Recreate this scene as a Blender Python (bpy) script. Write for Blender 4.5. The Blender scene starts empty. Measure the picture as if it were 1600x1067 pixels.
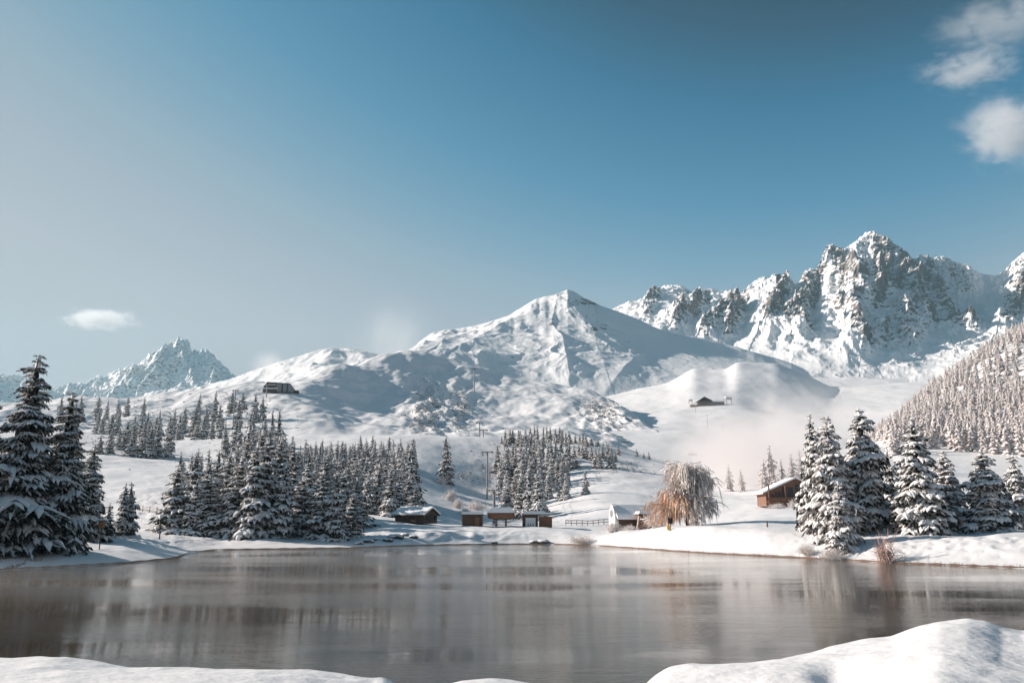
import bpy, math, random
import numpy as np
from mathutils import Vector, Matrix
from mathutils.bvhtree import BVHTree
PI = math.pi
SC = bpy.context.scene
COL = SC.collection
RNG = np.random.default_rng(7)
random.seed(7)

# ------------------------------------------------------------ camera
F = 1244.0; CX, CY = 800.0, 533.5; HCAM = 4.0
PITCH = math.atan(276.5 / F)
cam_d = bpy.data.cameras.new('camera'); cam = bpy.data.objects.new('camera', cam_d); COL.objects.link(cam)
cam.location = (0, 0, HCAM); cam.rotation_euler = (PI/2 + PITCH, 0, 0)
cam_d.sensor_width = 36; cam_d.lens = 36 * F / 1600.0
cam_d.clip_start = 0.1; cam_d.clip_end = 60000
SC.camera = cam

# ------------------------------------------------------------ light
SUN_AZ = math.radians(-75)      # from +Y towards -X (left of the view)
SUN_EL = math.radians(24)
sd = bpy.data.lights.new('sun', 'SUN'); sd.energy = 5.0; sd.angle = math.radians(0.55); sd.color = (1.0, 0.875, 0.78)
so = bpy.data.objects.new('sun', sd); COL.objects.link(so)
SDIR = Vector((math.sin(SUN_AZ)*math.cos(SUN_EL), math.cos(SUN_AZ)*math.cos(SUN_EL), math.sin(SUN_EL)))
so.rotation_euler = SDIR.to_track_quat('Z', 'Y').to_euler()
W = bpy.data.worlds.new("World"); SC.world = W; W.use_nodes = True
wn, wl = W.node_tree.nodes, W.node_tree.links
bg = wn['Background']
sky = wn.new('ShaderNodeTexSky'); sky.sky_type = 'NISHITA'; sky.sun_disc = False
sky.sun_elevation = SUN_EL; sky.sun_rotation = SUN_AZ
sky.altitude = 1800; sky.air_density = 1.0; sky.dust_density = 0.6; sky.ozone_density = 2.0
# the camera's colour response to the sky: the Nishita brightness runs through a film-like curve
sep = wn.new('ShaderNodeSeparateColor'); wl.new(sky.outputs[0], sep.inputs[0])
mr_ = wn.new('ShaderNodeMath'); mr_.operation = 'MULTIPLY'; mr_.inputs[1].default_value = .1; wl.new(sep.outputs['Green'], mr_.inputs[0])
cr = wn.new('ShaderNodeValToRGB'); el = cr.color_ramp.elements
SKY = [(0.06, (.0002,.026,.058)), (0.122, (.0003,.034,.074)), (0.142, (.005,.095,.190)), (0.175, (.042,.160,.270)), (0.205, (.105,.210,.300)), (.235, (.180,.252,.315)), (.27, (.235,.274,.324)), (.33, (.285,.302,.337)), (0.42, (.293,.303,.332)), (1.0, (.30,.31,.34))]
while len(el) < len(SKY): el.new(.5)
for e_, (p_, c_) in zip(el, SKY): e_.position = p_; e_.color = (*[v*1.0 for v in c_], 1)
wl.new(mr_.outputs[0], cr.inputs[0])
k10 = wn.new('ShaderNodeVectorMath'); k10.operation = 'SCALE'; k10.inputs['Scale'].default_value = 10.0
wl.new(cr.outputs[0], k10.inputs[0]); wl.new(k10.outputs[0], bg.inputs[0])
bg.inputs[1].default_value = 0.091
SC.view_settings.view_transform = 'Standard'; SC.view_settings.look = 'None'
SC.cycles.volume_bounces = 3; SC.cycles.max_bounces = 8
SC.view_settings.gamma = 1; SC.view_settings.exposure = 0.63

# ------------------------------------------------------------ projection helpers
CP, SP = math.cos(PITCH), math.sin(PITCH)
def P(px, py, D):
    """world point at pixel (px, py) of the 1600 px picture and depth Y = D"""
    dx = (np.asarray(px, float) - CX) / F; dy = (CY - np.asarray(py, float)) / F
    ry = CP - dy * SP; rz = SP + dy * CP
    k = D / ry
    return dx * k, np.asarray(D, float) + 0 * dx, HCAM + rz * k
def proj(x, y, z):
    z = z - HCAM
    a = y * CP + z * SP; b = -y * SP + z * CP
    return CX + F * x / a, CY - F * b / a
def tab(pts, px):
    a = np.array(pts, float); return np.interp(px, a[:, 0], a[:, 1])

# ------------------------------------------------------------ noise
def _hash(ix, iy, iz, seed):
    h = (ix * 374761393 + iy * 668265263 + iz * 2147483647 + seed * 1274126177) & 0xFFFFFFFF
    h = ((h ^ (h >> 13)) * 1274126177) & 0xFFFFFFFF
    h = ((h ^ (h >> 16)) * 2246822519) & 0xFFFFFFFF
    return (h ^ (h >> 15)) & 0xFFFF
_ang = np.linspace(0, 2*PI, 65537)[:-1]; _GX, _GY = np.cos(_ang), np.sin(_ang)
def noise2(x, y, seed=0):
    ix = np.floor(x).astype(np.int64); iy = np.floor(y).astype(np.int64)
    fx, fy = x - ix, y - iy
    u = fx*fx*fx*(fx*(fx*6-15)+10); v = fy*fy*fy*(fy*(fy*6-15)+10)
    def g(a, b):
        h = _hash(ix + a, iy + b, 0, seed); return _GX[h]*(fx-a) + _GY[h]*(fy-b)
    n0 = g(0,0)*(1-u) + g(1,0)*u; n1 = g(0,1)*(1-u) + g(1,1)*u
    return (n0*(1-v) + n1*v) * 1.5
def fbm(x, y, octv=5, seed=0, gain=.5):
    s = 0; a = 1.0; t = 0
    for i in range(octv):
        s = s + a * noise2(x * 2**i + 17.3*i, y * 2**i - 9.1*i, seed + i); t += a; a *= gain
    return s / t
def ridged(x, y, octv=6, seed=0, gain=.5):
    s = 0; a = 1.0; w = 1.0; t = 0
    for i in range(octv):
        n = 1 - np.abs(noise2(x * 2.03**i + 5.7*i, y * 2.03**i + 3.3*i, seed + i)); n = n*n*w
        s = s + a*n; t += a; w = np.clip(n*1.6, 0, 1); a *= gain
    return s / t

# ------------------------------------------------------------ object helpers
def tag(o, label=None, cat=None, group=None, kind=None):
    if label: o['label'] = label
    if cat: o['category'] = cat
    if group: o['group'] = group
    if kind: o['kind'] = kind
    return o
def empty(name, loc=(0, 0, 0), rz=0.0, label=None, cat=None, group=None):
    o = bpy.data.objects.new(name, None); COL.objects.link(o)
    o.location = loc; o.rotation_euler = (0, 0, rz); o.empty_display_size = .5
    return tag(o, label, cat, group)
def mesh_np(name, V, Fq, mats, midx=None, smooth=True, attrs=None):
    """V (n,3); Fq (m,4) or (m,3) int array"""
    V = np.asarray(V, np.float32); Fq = np.asarray(Fq, np.int32)
    me = bpy.data.meshes.new(name); k = Fq.shape[1]
    me.vertices.add(len(V)); me.vertices.foreach_set('co', V.ravel())
    me.loops.add(Fq.size); me.loops.foreach_set('vertex_index', Fq.ravel())
    me.polygons.add(len(Fq)); me.polygons.foreach_set('loop_start', np.arange(0, Fq.size, k, dtype=np.int32))
    me.polygons.foreach_set('loop_total', np.full(len(Fq), k, np.int32))
    for m in (mats if isinstance(mats, (list, tuple)) else [mats]): me.materials.append(m)
    if midx is not None: me.polygons.foreach_set('material_index', np.asarray(midx, np.int32))
    me.polygons.foreach_set('use_smooth', np.full(len(Fq), bool(smooth)))
    for an, av in (attrs or {}).items():
        at = me.attributes.new(an, 'FLOAT', 'POINT'); at.data.foreach_set('value', np.asarray(av, np.float32))
    me.update(calc_edges=True); me.validate()
    return me
def link(name, me, parent=None):
    o = bpy.data.objects.new(name, me); COL.objects.link(o)
    if parent: o.parent = parent
    return o

# ------------------------------------------------------------ materials
def newmat(name):
    m = bpy.data.materials.new(name); m.use_nodes = True
    n, l = m.node_tree.nodes, m.node_tree.links
    return m, n, l, n['Principled BSDF']
def N(n, t, **kw):
    o = n.new(t)
    for k, v in kw.items(): setattr(o, k, v)
    return o
def noise_node(n, l, scale, detail=4, rough=.55, coord='Object', stretch=None):
    tc = N(n, 'ShaderNodeTexCoord'); src = tc.outputs[coord]
    if stretch:
        mp = N(n, 'ShaderNodeMapping'); mp.inputs['Scale'].default_value = stretch; l.new(src, mp.inputs[0]); src = mp.outputs[0]
    t = N(n, 'ShaderNodeTexNoise'); t.inputs['Scale'].default_value = scale
    t.inputs['Detail'].default_value = detail; t.inputs['Roughness'].default_value = rough
    l.new(src, t.inputs['Vector']); return t
def ramp(n, l, src, stops, interp='LINEAR'):
    r = N(n, 'ShaderNodeValToRGB'); r.color_ramp.interpolation = interp
    e = r.color_ramp.elements
    while len(e) < len(stops): e.new(0.5)
    for i, (p, c) in enumerate(stops):
        e[i].position = p; e[i].color = (c, c, c, 1) if isinstance(c, (int, float)) else (*c, 1)
    l.new(src, r.inputs[0]); return r
def bump(n, l, src, dist, strength=1.0, prev=None):
    b = N(n, 'ShaderNodeBump'); b.inputs['Distance'].default_value = dist; b.inputs['Strength'].default_value = strength
    l.new(src, b.inputs['Height'])
    if prev: l.new(prev.outputs[0], b.inputs['Normal'])
    return b
SNOWC = (0.79, 0.79, 0.795)
def mat_snow(name, scales=((.35, .12),), rock=None, colr=SNOWC, rock_cols=((.035,.034,.036),(.15,.112,.095)), rscale=.03, strata=(1,1,3)):
    m, n, l, b = newmat(name)
    b.inputs['Roughness'].default_value = .75; b.inputs['Specular IOR Level'].default_value = .25
    prev = None
    for s, d in scales:
        t = noise_node(n, l, s, 5, .6); prev = bump(n, l, t.outputs[0], d, 1, prev)
    if prev: l.new(prev.outputs[0], b.inputs['Normal'])
    b.inputs['Base Color'].default_value = (*colr, 1)
    if rock:
        at = N(n, 'ShaderNodeAttribute', attribute_name='rock')
        t1 = noise_node(n, l, rscale, 8, .68, stretch=strata)
        t2 = noise_node(n, l, rscale*.35, 6, .6)
        geo = N(n, 'ShaderNodeNewGeometry'); sx = N(n, 'ShaderNodeSeparateXYZ'); l.new(geo.outputs['Normal'], sx.inputs[0])
        # exposed where the ground is steep and the noise lets it through
        a = N(n, 'ShaderNodeMath', operation='MULTIPLY_ADD'); l.new(t1.outputs[0], a.inputs[0]); a.inputs[1].default_value = 3.0; l.new(at.outputs['Fac'], a.inputs[2])
        c = N(n, 'ShaderNodeMath', operation='MULTIPLY_ADD'); l.new(sx.outputs['Z'], c.inputs[0]); c.inputs[1].default_value = -0.6; l.new(a.outputs[0], c.inputs[2]); hf = N(n, 'ShaderNodeMath', operation='MULTIPLY'); hf.inputs[1].default_value = .5; l.new(c.outputs[0], hf.inputs[0]); c = hf
        r = ramp(n, l, c.outputs[0], [(.835-.025, 0), (.835+.025, 1)])
        rc = ramp(n, l, t2.outputs[0], [(.35, rock_cols[0]), (.62, rock_cols[1])])
        mx = N(n, 'ShaderNodeMixRGB'); mx.inputs[1].default_value = (*colr, 1)
        l.new(r.outputs[0], mx.inputs[0]); l.new(rc.outputs[0], mx.inputs[2]); l.new(mx.outputs[0], b.inputs['Base Color'])
    return m
def mat_plain(name, colr, rough=.8, var=.25, scale=3.0, bd=.0, metallic=0, stretch=None):
    m, n, l, b = newmat(name)
    t = noise_node(n, l, scale, 5, .6, stretch=stretch)
    lo = tuple(c*(1-var) for c in colr); hi = tuple(min(1, c*(1+var)) for c in colr)
    r = ramp(n, l, t.outputs[0], [(.3, lo), (.7, hi)]); l.new(r.outputs[0], b.inputs['Base Color'])
    b.inputs['Roughness'].default_value = rough; b.inputs['Metallic'].default_value = metallic
    if bd: bb = bump(n, l, t.outputs[0], bd); l.new(bb.outputs[0], b.inputs['Normal'])
    return m
M_snow = mat_snow('snow', ((.5, .10), (3.0, .02)))
M_snow_fore = mat_snow('snow_near', ((.8, .08), (3, .022), (11, .005)))
M_snow_far = mat_snow('snow_hills', ((.05, .8), (.25, .25)), rock=True, rscale=.06)
M_rock = mat_snow('snow_rock', ((.01, 6.0), (.05, 1.8)), rock=True, rscale=.03)

# ------------------------------------------------------------ terrain sheets
BVH = {}
def gsm(a, sig):
    if sig <= 0: return a
    k = int(sig*3)+1; g = np.exp(-.5*(np.arange(-k, k+1)/sig)**2); g /= g.sum()
    return np.convolve(np.pad(a, k, mode='reflect', reflect_type='odd'), g, 'valid')
def sheet(name, x0, x1, ncol, contours, rows, mat, disp=None, rockf=None, smooth_px=14, sky=None):
    """one open terrain sheet through contour lines (near to far). contour = (table of (px,py), D or table of (px,D))"""
    px = np.linspace(x0, x1, ncol); pts = []
    for c in contours:
        py = tab(c[0], px); D = tab(c[1], px) if isinstance(c[1], (list, tuple)) else np.full(ncol, float(c[1]))
        sg = (c[2] if len(c) > 2 else smooth_px) / ((x1-x0)/ncol)
        py = gsm(py, sg); D = gsm(D, max(sg, 3))
        x, y, z = P(px, py, D); pts.append(np.stack([x, y, z], 1))
    pts = np.array(pts)                                   # K, ncol, 3
    K = len(pts); out = []
    d = np.diff(pts, axis=0); h = np.maximum(np.linalg.norm(d[..., :2], axis=2), 1e-3)   # K-1, ncol
    sl = d[..., 2] / h
    m = np.zeros((K, ncol)); m[0] = sl[0]; m[-1] = sl[-1]
    for k in range(1, K-1):
        a, b = sl[k-1], sl[k]; w1 = 2*h[k] + h[k-1]; w2 = h[k] + 2*h[k-1]
        same = a*b > 0
        m[k] = np.where(same, (w1+w2) / (w1/np.where(same, a, 1) + w2/np.where(same, b, 1)), 0)
    for k in range(K-1):
        nr = rows[k]; tt = np.linspace(0, 1, nr, endpoint=(k == K-2))[:, None]
        xy = pts[k][None, :, :2]*(1-tt[..., None]) + pts[k+1][None, :, :2]*tt[..., None]
        h00 = 2*tt**3-3*tt**2+1; h10 = tt**3-2*tt**2+tt; h01 = -2*tt**3+3*tt**2; h11 = tt**3-tt**2
        z = h00*pts[k][None, :, 2] + h10*h[k]*m[k] + h01*pts[k+1][None, :, 2] + h11*h[k]*m[k+1]
        out.append(np.concatenate([xy, z[..., None]], 2))
    G = np.concatenate(out, 0); nr = len(G)
    X, Y, Z = G[..., 0].copy(), G[..., 1].copy(), G[..., 2].copy()
    qx, qy = proj(X, Y, Z)
    if disp: X, Y, Z = disp(X, Y, Z, qx, qy)
    if sky is not None:                                    # keep the crest at its own height after the relief is added
        t = np.linspace(0, 1, nr)[:, None]; t = np.clip((t-.1)/.75, 0, 1); t = t*t*(3-2*t)
        for _ in range(3):
            ax, ay = proj(X, Y, Z); b = ay.argmin(0); cx_ = ax[b, np.arange(ncol)]
            cur = ay[b, np.arange(ncol)]; D_ = Y[b, np.arange(ncol)]
            dz = gsm((cur - tab(sky, cx_)) * D_ / F, 3)
            Z = Z + t*dz[None, :]
    V = np.stack([X, Y, Z], -1).reshape(-1, 3)
    i = np.arange(nr-1)[:, None]*ncol + np.arange(ncol-1)[None, :]
    Q = np.stack([i, i+1, i+1+ncol, i+ncol], -1).reshape(-1, 4)
    attrs = {}
    if rockf is not None: attrs['rock'] = rockf(X, Y, Z, qx, qy).ravel()
    me = mesh_np(name, V, Q, mat, attrs=attrs)
    o = link(name, me); tag(o, kind='structure')
    BVH[name] = BVHTree.FromPolygons([tuple(v) for v in V.tolist()], Q.tolist()) if len(V) < 400000 else None
    return o
def seg_d(qx, qy, pts):
    """signed distance (px) to a polyline: + on its right"""
    best = np.full(qx.shape, 1e9); sgn = np.ones(qx.shape)
    for (ax, ay), (bx, by) in zip(pts[:-1], pts[1:]):
        ux, uy = bx-ax, by-ay; L2 = ux*ux+uy*uy
        t = np.clip(((qx-ax)*ux + (qy-ay)*uy) / L2, 0, 1)
        dx, dy = qx-ax-t*ux, qy-ay-t*uy; dd = np.hypot(dx, dy)
        s = np.sign(-(ux*dy - uy*dx)); m = dd < best
        best = np.where(m, dd, best); sgn = np.where(m, s, sgn)
    return best, sgn
def blob(qx, qy, cx, cy, rx, ry):
    return np.exp(-(((qx-cx)/rx)**2 + ((qy-cy)/ry)**2))

# --- ground round the lake
SHORE = [(-900,935),(-400,905),(0,891),(100,886),(200,880),(275,872),(298,863),(340,859),(545,856),(620,853),(700,851),(800,850),(860,850),(930,852),(1000,857),(1100,864),(1200,869),(1300,874),(1400,880),(1500,884),(1600,888),(1900,905),(2500,950)]
def shoreD(px):
    py = tab(SHORE, px); dy = (CY - py)/F; return -HCAM*(CP - dy*SP)/(SP + dy*CP)
_px = np.linspace(-900, 2500, 500); _sd = shoreD(_px)
SD = list(zip(_px, _sd))
def off(k): return list(zip(_px, _sd + k))
def underwater():
    z = -1.6; out = []
    for p, s in zip(_px, _sd):
        D = s - 6; r = (z - HCAM)/D      # rz/ry
        dy = (r*CP - SP)/(CP + r*SP); out.append((p, CY - dy*F))
    return out
G1 = [(-900,868),(0,864),(60,857),(100,855),(200,859),(262,864),(280,862),(300,853),(360,850),(420,847),(545,848),(600,839),(650,833),(700,829),(760,828),(860,829),(900,836),(950,837),(1000,830),(1050,823),(1100,822),(1180,825),(1240,834),(1300,836),(1400,838),(1500,838),(1600,838),(2500,845)]
G2 = [(-900,800),(0,815),(150,820),(230,818),(300,812),(400,818),(500,820),(560,815),(620,815),(680,822),(760,824),(850,824),(900,828),(960,828),(1020,825),(1100,818),(1180,808),(1250,802),(1300,808),(1400,812),(1600,815),(2500,800)]
G3 = [(-900,700),(0,755),(200,755),(280,758),(400,765),(560,780),(620,795),(660,804),(700,813),(760,816),(850,813),(900,803),(960,795),(1050,800),(1130,795),(1180,787),(1240,784),(1300,775),(1400,770),(1600,770),(2500,740)]
G4 = [(-900,640),(0,700),(150,708),(230,716),(280,718),(400,718),(560,718),(640,722),(680,735),(740,762),(780,772),(850,762),(900,748),(960,742),(1050,752),(1130,764),(1200,756),(1300,735),(1400,722),(1500,722),(1600,725),(2500,690)]
G5 = [(-900,620),(0,672),(150,684),(260,690),(440,686),(480,684),(600,682),(740,683),(790,690),(900,692),(970,706),(1020,718),(1080,730),(1150,730),(1200,716),(1300,704),(1400,700),(1600,705),(2500,650)]
G6 = [(p, y+34) for p, y in G5]
def dispG(X, Y, Z, qx, qy):
    D = np.hypot(X, Y)
    w = np.clip((Z-.1)/1.0, 0, 1)
    Z = Z + w*(fbm(X/7, Y/7, 4, 11)*.35 + fbm(X/38, Y/38, 3, 21)*1.6*np.clip((D-110)/120, 0, 1))
    bk = np.clip((qx-1225)/40, 0, 1)*np.clip((qy-832)/6, 0, 1)*w
    Z = Z - bk*(.55*np.clip(noise2(X/1.7, Y/1.5, 131)-.28, 0, 1) + .35*np.clip(noise2(X/.8, Y/.8, 137)-.32, 0, 1)) + bk*fbm(X/2.2, Y/2.2, 3, 139)*.12
    tr = np.exp(-((qx-1262-2.2*(855-qy))/9)**2)*np.clip((qy-838)/5, 0, 1)*w; Z = Z - tr*.35
    # hummocky lower bank on the left and in the middle, churned snow on the right bank
    hm = blob(qx, qy, 230, 800, 60, 40) + blob(qx, qy, 330, 850, 90, 12) + blob(qx, qy, 690, 840, 150, 10)
    Z = Z + w*np.clip(hm, 0, 1)*ridged(X/3.2, Y/3.2, 3, 33)*.55
    return X, Y, Z
sheet('snowy_ground', -900, 2500, 1100,
      [(underwater(), off(-6), 3), (SHORE, SD, 3), (G1, off(8), 8), (G2, 150, 22), (G3, 210, 26), (G4, 320, 26), (G5, 430, 20), (G6, 560, 20)],
      [5, 26, 40, 40, 50, 40, 10], M_snow, dispG)

# --- hill with the lift station, shaded slope behind the woods
B0 = [(p, y+20) for p, y in G5]
B1 = [(-900,600),(0,655),(150,662),(300,662),(420,655),(480,655),(540,668),(600,668),(640,672),(700,683),(760,684),(900,688),(960,692),(1000,700),(1060,725),(1200,740),(1300,740)]
B1b = [(-900,570),(0,642),(100,640),(250,636),(350,626),(430,618),(500,624),(560,640),(640,640),(720,648),(800,655),(880,655),(940,672),(980,685),(1030,705),(1100,730),(1300,740)]
B2 = [(-900,540),(0,634),(80,629),(130,627),(200,627),(250,620),(300,612),(350,606),(400,604),(430,606),(450,603),(480,592),(520,578),(560,567),(600,557),(640,550),(662,549),(700,566),(800,594),(860,607),(917,612),(960,632),(997,656),(1030,682),(1060,705),(1120,740),(1300,750)]
BD = [(-900,800),(420,800),(480,850),(520,920),(560,985),(600,1050),(640,1110),(662,1140),(800,1160),(860,1130),(917,1080),(960,980),(997,880),(1030,780),(1060,720),(1300,700)]
BDm = [(p, 580 + (d-580)*.45) for p, d in BD]
B3 = [(p, y+50) for p, y in B2]
BD3 = [(p, d*1.3) for p, d in BD]
def dispB(X, Y, Z, qx, qy):
    w = np.clip((Y-450)/120, 0, 1)
    Z = Z + w*(fbm(X/90, Y/130, 5, 41)*13 + fbm(X/25, Y/25, 3, 45)*1.6)
    rg = blob(qx, qy, 690, 640, 60, 50) + blob(qx, qy, 950, 660, 45, 30)
    Z = Z + rg*ridged(X/18, Y/40, 4, 47)*7
    return X, Y, Z
def rockB(X, Y, Z, qx, qy):
    r = np.zeros(X.shape)
    for c in ((670,645,32,38,.45),(655,620,20,22,.4),(720,650,14,18,.35),(950,655,38,24,.3),(400,640,60,14,.28),(180,670,40,12,.3),(330,650,50,30,.28)):
        r = np.maximum(r, c[4]*blob(qx, qy, *c[:4]))
    return r
sheet('mid_hill', -900, 1300, 900, [(B0, 440), (B1, 580), (B1b, BDm), (B2, BD, 6), (B3, BD3, 6)], [30, 60, 110, 20], M_snow_far, dispB, rockB)

# --- open snow bowl right of the middle
W0 = [(860,740),(960,730),(1100,750),(1300,740),(2500,700)]
W1 = [(860,700),(960,690),(1030,690),(1100,696),(1200,700),(1300,690),(1400,690),(2500,660)]
W2 = [(860,670),(930,655),(1000,650),(1060,640),(1140,637),(1200,648),(1300,655),(1400,648),(1500,650),(2500,640)]
W3 = [(860,640),(925,630),(960,622),(1000,614),(1047,606),(1085,583),(1105,586),(1137,583),(1152,571),(1185,574),(1215,574),(1260,592),(1300,612),(1400,606),(1500,600),(2500,580)]
W4 = [(p, y+40) for p, y in W3]
def dispW(X, Y, Z, qx, qy):
    w = np.clip((Y-520)/200, 0, 1)
    Z = Z + w*(fbm(X/150, Y/200, 4, 51)*7 + fbm(X/34, Y/34, 3, 55)*.9)
    return X, Y, Z
def rockW(X, Y, Z, qx, qy):
    r = .22*np.ones(X.shape)*0
    for c in ((1110,640,50,6,.2),(1350,640,60,10,.25)): r = np.maximum(r, c[4]*blob(qx, qy, *c[:4]))
    return r
sheet('snow_bowl', 860, 2500, 700, [(W0, 440), (W1, 650), (W2, 1000), (W3, 1500, 5), (W4, 1800)], [40, 60, 70, 12], M_snow_far, dispW, rockW)

# --- central mountain
C0 = [(560,690),(2500,690)]
C1 = [(560,575),(640,565),(700,570),(800,592),(900,600),(1000,602),(1047,606),(1150,600),(1300,600)]
C2 = [(560,565),(640,548),(700,535),(760,530),(850,528),(900,530),(1000,556),(1100,566),(1200,580),(1300,590)]
C3 = [(560,575),(620,560),(640,552),(655,534),(675,520),(695,515),(712,514),(740,509),(760,504),(795,493),(815,480),(837,467),(852,463),(865,461),(878,456),(887,452),(900,457),(912,465),(925,471),(942,479),(955,483),(975,490),(992,497),(1020,510),(1050,521),(1100,528),(1137,538),(1175,549),(1237,566),(1290,596),(1340,650),(1420,700)]
C4 = [(p, y+60) for p, y in C3]
CRIBS = [([(887,452),(905,475),(925,505),(930,540),(945,580)], 44, 34), ([(837,467),(800,500),(775,520),(720,550)], 22, 60),
         ([(760,504),(735,522),(690,548)], 14, 40), ([(870,462),(862,500),(880,540),(890,600)], 18, 50), ([(712,514),(690,535),(655,555)], 12, 35),
         ([(1000,560),(960,600),(930,640)], 18, 30)]
def dispC(X, Y, Z, qx, qy):
    w = np.clip((Y-1750)/300, 0, 1)
    for pts, wd, amp in CRIBS:
        d, s = seg_d(qx, qy, pts); wl_ = np.where(s > 0, wd*1.0, wd*1.5)
        Z = Z + amp*np.exp(-d/wl_)*w*.4
    e = np.clip(1-(qx-930)/160, .25, 1)
    Z = Z + w*e*(ridged(X/260 + .3*fbm(X/200, Y/200, 2, 5), Y/420, 6, 61)-.45)*27 + w*fbm(X/60, Y/60, 3, 66)*5*e
    return X, Y, Z
def rockC(X, Y, Z, qx, qy):
    r = np.zeros(X.shape) + .14
    for c in ((915,468,42,10,.55),(880,500,60,22,.33),(930,515,40,28,.36),(700,530,60,16,.33),(760,560,90,20,.22),(850,480,40,14,.3),(690,508,16,5,.45),(940,580,50,20,.27),(975,540,30,25,.2)):
        r = np.maximum(r, 1.25*c[4]*blob(qx, qy, *c[:4]))
    return r
sheet('central_mountain', 560, 1420, 1000, [(C0, 1650), (C1, 1950), (C2, 2350), (C3, 2900, 0), (C4, 3300)], [20, 110, 220, 40], M_rock, dispC, rockC, sky=C3)

# --- high rocky range on the right
R0 = [(900,690),(2500,690)]
R1 = [(900,630),(1000,630),(1100,628),(1150,622),(1200,608),(1250,598),(1300,594),(1400,590),(1500,575),(1600,560),(2500,500)]
R2 = [(900,520),(950,500),(1000,493),(1050,500),(1100,508),(1150,505),(1200,497),(1230,505),(1290,485),(1330,472),(1400,492),(1450,515),(1510,518),(1550,500),(1600,490),(2500,400)]
R3 = [(900,500),(940,490),(960,481),(975,474),(985,469),(995,470),(1008,463),(1015,450),(1022,446),(1030,450),(1040,445),(1065,446),(1075,452),(1085,456),(1092,448),(1100,453),(1112,450),(1125,456),(1140,452),(1160,456),(1170,446),(1182,437),(1192,431),(1200,436),(1208,429),(1216,428),(1222,434),(1228,424),(1231,418),(1234,434),(1245,444),(1254,428),(1262,420),(1270,421),(1278,420),(1284,402),(1288,392),(1293,383),(1302,381),(1309,388),(1318,390),(1328,383),(1338,376),(1346,368),(1355,363),(1366,360),(1371,367),(1384,369),(1395,379),(1404,386),(1418,394),(1423,404),(1432,404),(1442,395),(1447,399),(1458,404),(1466,400),(1480,402),(1492,410),(1502,412),(1512,413),(1520,421),(1534,428),(1556,431),(1568,424),(1580,411),(1590,402),(1600,394),(1630,380),(1700,400),(1800,350),(2000,380),(2500,330)]
R4 = [(p, y+80) for p, y in R3]
RRIBS = [([(1020,446),(1012,462),(1008,475)], 7, 60, .5), ([(1092,449),(1075,475),(1052,500)], 9, 110, .62), ([(1150,458),(1128,485),(1100,512)], 10, 110, .6),
         ([(1140,470),(1140,500),(1132,515)], 8, 80, .6), ([(1212,430),(1205,462),(1190,500)], 10, 150, .66), ([(1262,420),(1240,460),(1226,505),(1242,515)], 15, 160, .56),
         ([(1290,470),(1300,500),(1320,525)], 10, 80, .4),
         ([(1295,383),(1292,410),(1308,430),(1322,455)], 14, 170, .62), ([(1360,362),(1362,395),(1352,425),(1350,455)], 16, 190, .66), ([(1390,375),(1400,400),(1378,440)], 13, 120, .66),
         ([(1428,403),(1412,440),(1408,480),(1430,500)], 15, 150, .56), ([(1445,440),(1450,480),(1480,515),(1500,520)], 14, 140, .66), ([(1475,402),(1495,440)], 12, 60, .45),
         ([(1318,488),(1322,510),(1340,535)], 13, 90, .6), ([(1385,490),(1400,505)], 10, 50, .5), ([(1375,520),(1415,535)], 12, 50, .5),
         ([(1600,396),(1575,440),(1560,490)], 16, 170, .66), ([(1580,430),(1565,455)], 10, 60, .5)]
def dispR(X, Y, Z, qx, qy):
    w = np.clip((Y-1900)/500, 0, 1); st = np.zeros(X.shape)
    for pts, wd, amp, rk in RRIBS:
        qx2 = qx + 5*fbm(X/160, Y/160, 3, 71)
        d, s = seg_d(qx2, qy, pts); ww = np.where(s > 0, wd*1.25, wd*1.5)
        Z = Z + amp*.42*np.exp(-d/ww)*w; Y = Y - amp*.75*np.exp(-d/ww)*w; st = np.maximum(st, np.exp(-(d/(wd*2.0))**2))
    wr = np.clip(st*.9 + np.clip((Y-3700)/600, 0, 1)*.3 + .10, 0, 1)
    n = ridged(X/330 + .35*fbm(X/260, Y/260, 3, 75), Y/520, 7, 77, .56) - .45
    Z = Z + w*wr*n*105
    n2 = ridged(X/75, Y/110, 5, 87, .6) - .45
    Z = Z + w*wr*n2*52; Y = Y - w*wr*n2*40
    Z = Z + w*fbm(X/400, Y/400, 4, 79)*30
    return X, Y, Z
def rockR(X, Y, Z, qx, qy):
    r = np.zeros(X.shape) + .08
    for pts, wd, amp, rk in RRIBS:
        d, s = seg_d(qx, qy, pts); ww = np.where(s > 0, wd*1.6, wd*.8)
        r = np.maximum(r, rk*.93*np.exp(-(d/ww)**2)**.7)
    for c in ((1360,400,60,35,.30),(1330,520,40,18,.42),(1480,410,50,18,.34),(1460,490,55,30,.42),(1060,452,50,14,.3),(1200,450,50,30,.24),(1400,530,60,20,.33),(1290,560,60,20,.25),(1060,450,40,8,.5),(1340,575,40,12,.3),(1480,560,30,10,.35)):
        r = np.maximum(r, c[4]*blob(qx, qy, *c[:4]))
    return r
sheet('rocky_range', 900, 2500, 1900, [(R0, 1850), (R1, 2500), (R2, 3350), (R3, 4500, 0), (R4, 5100)], [20, 130, 240, 50], M_rock, dispR, rockR, sky=R3)

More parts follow.
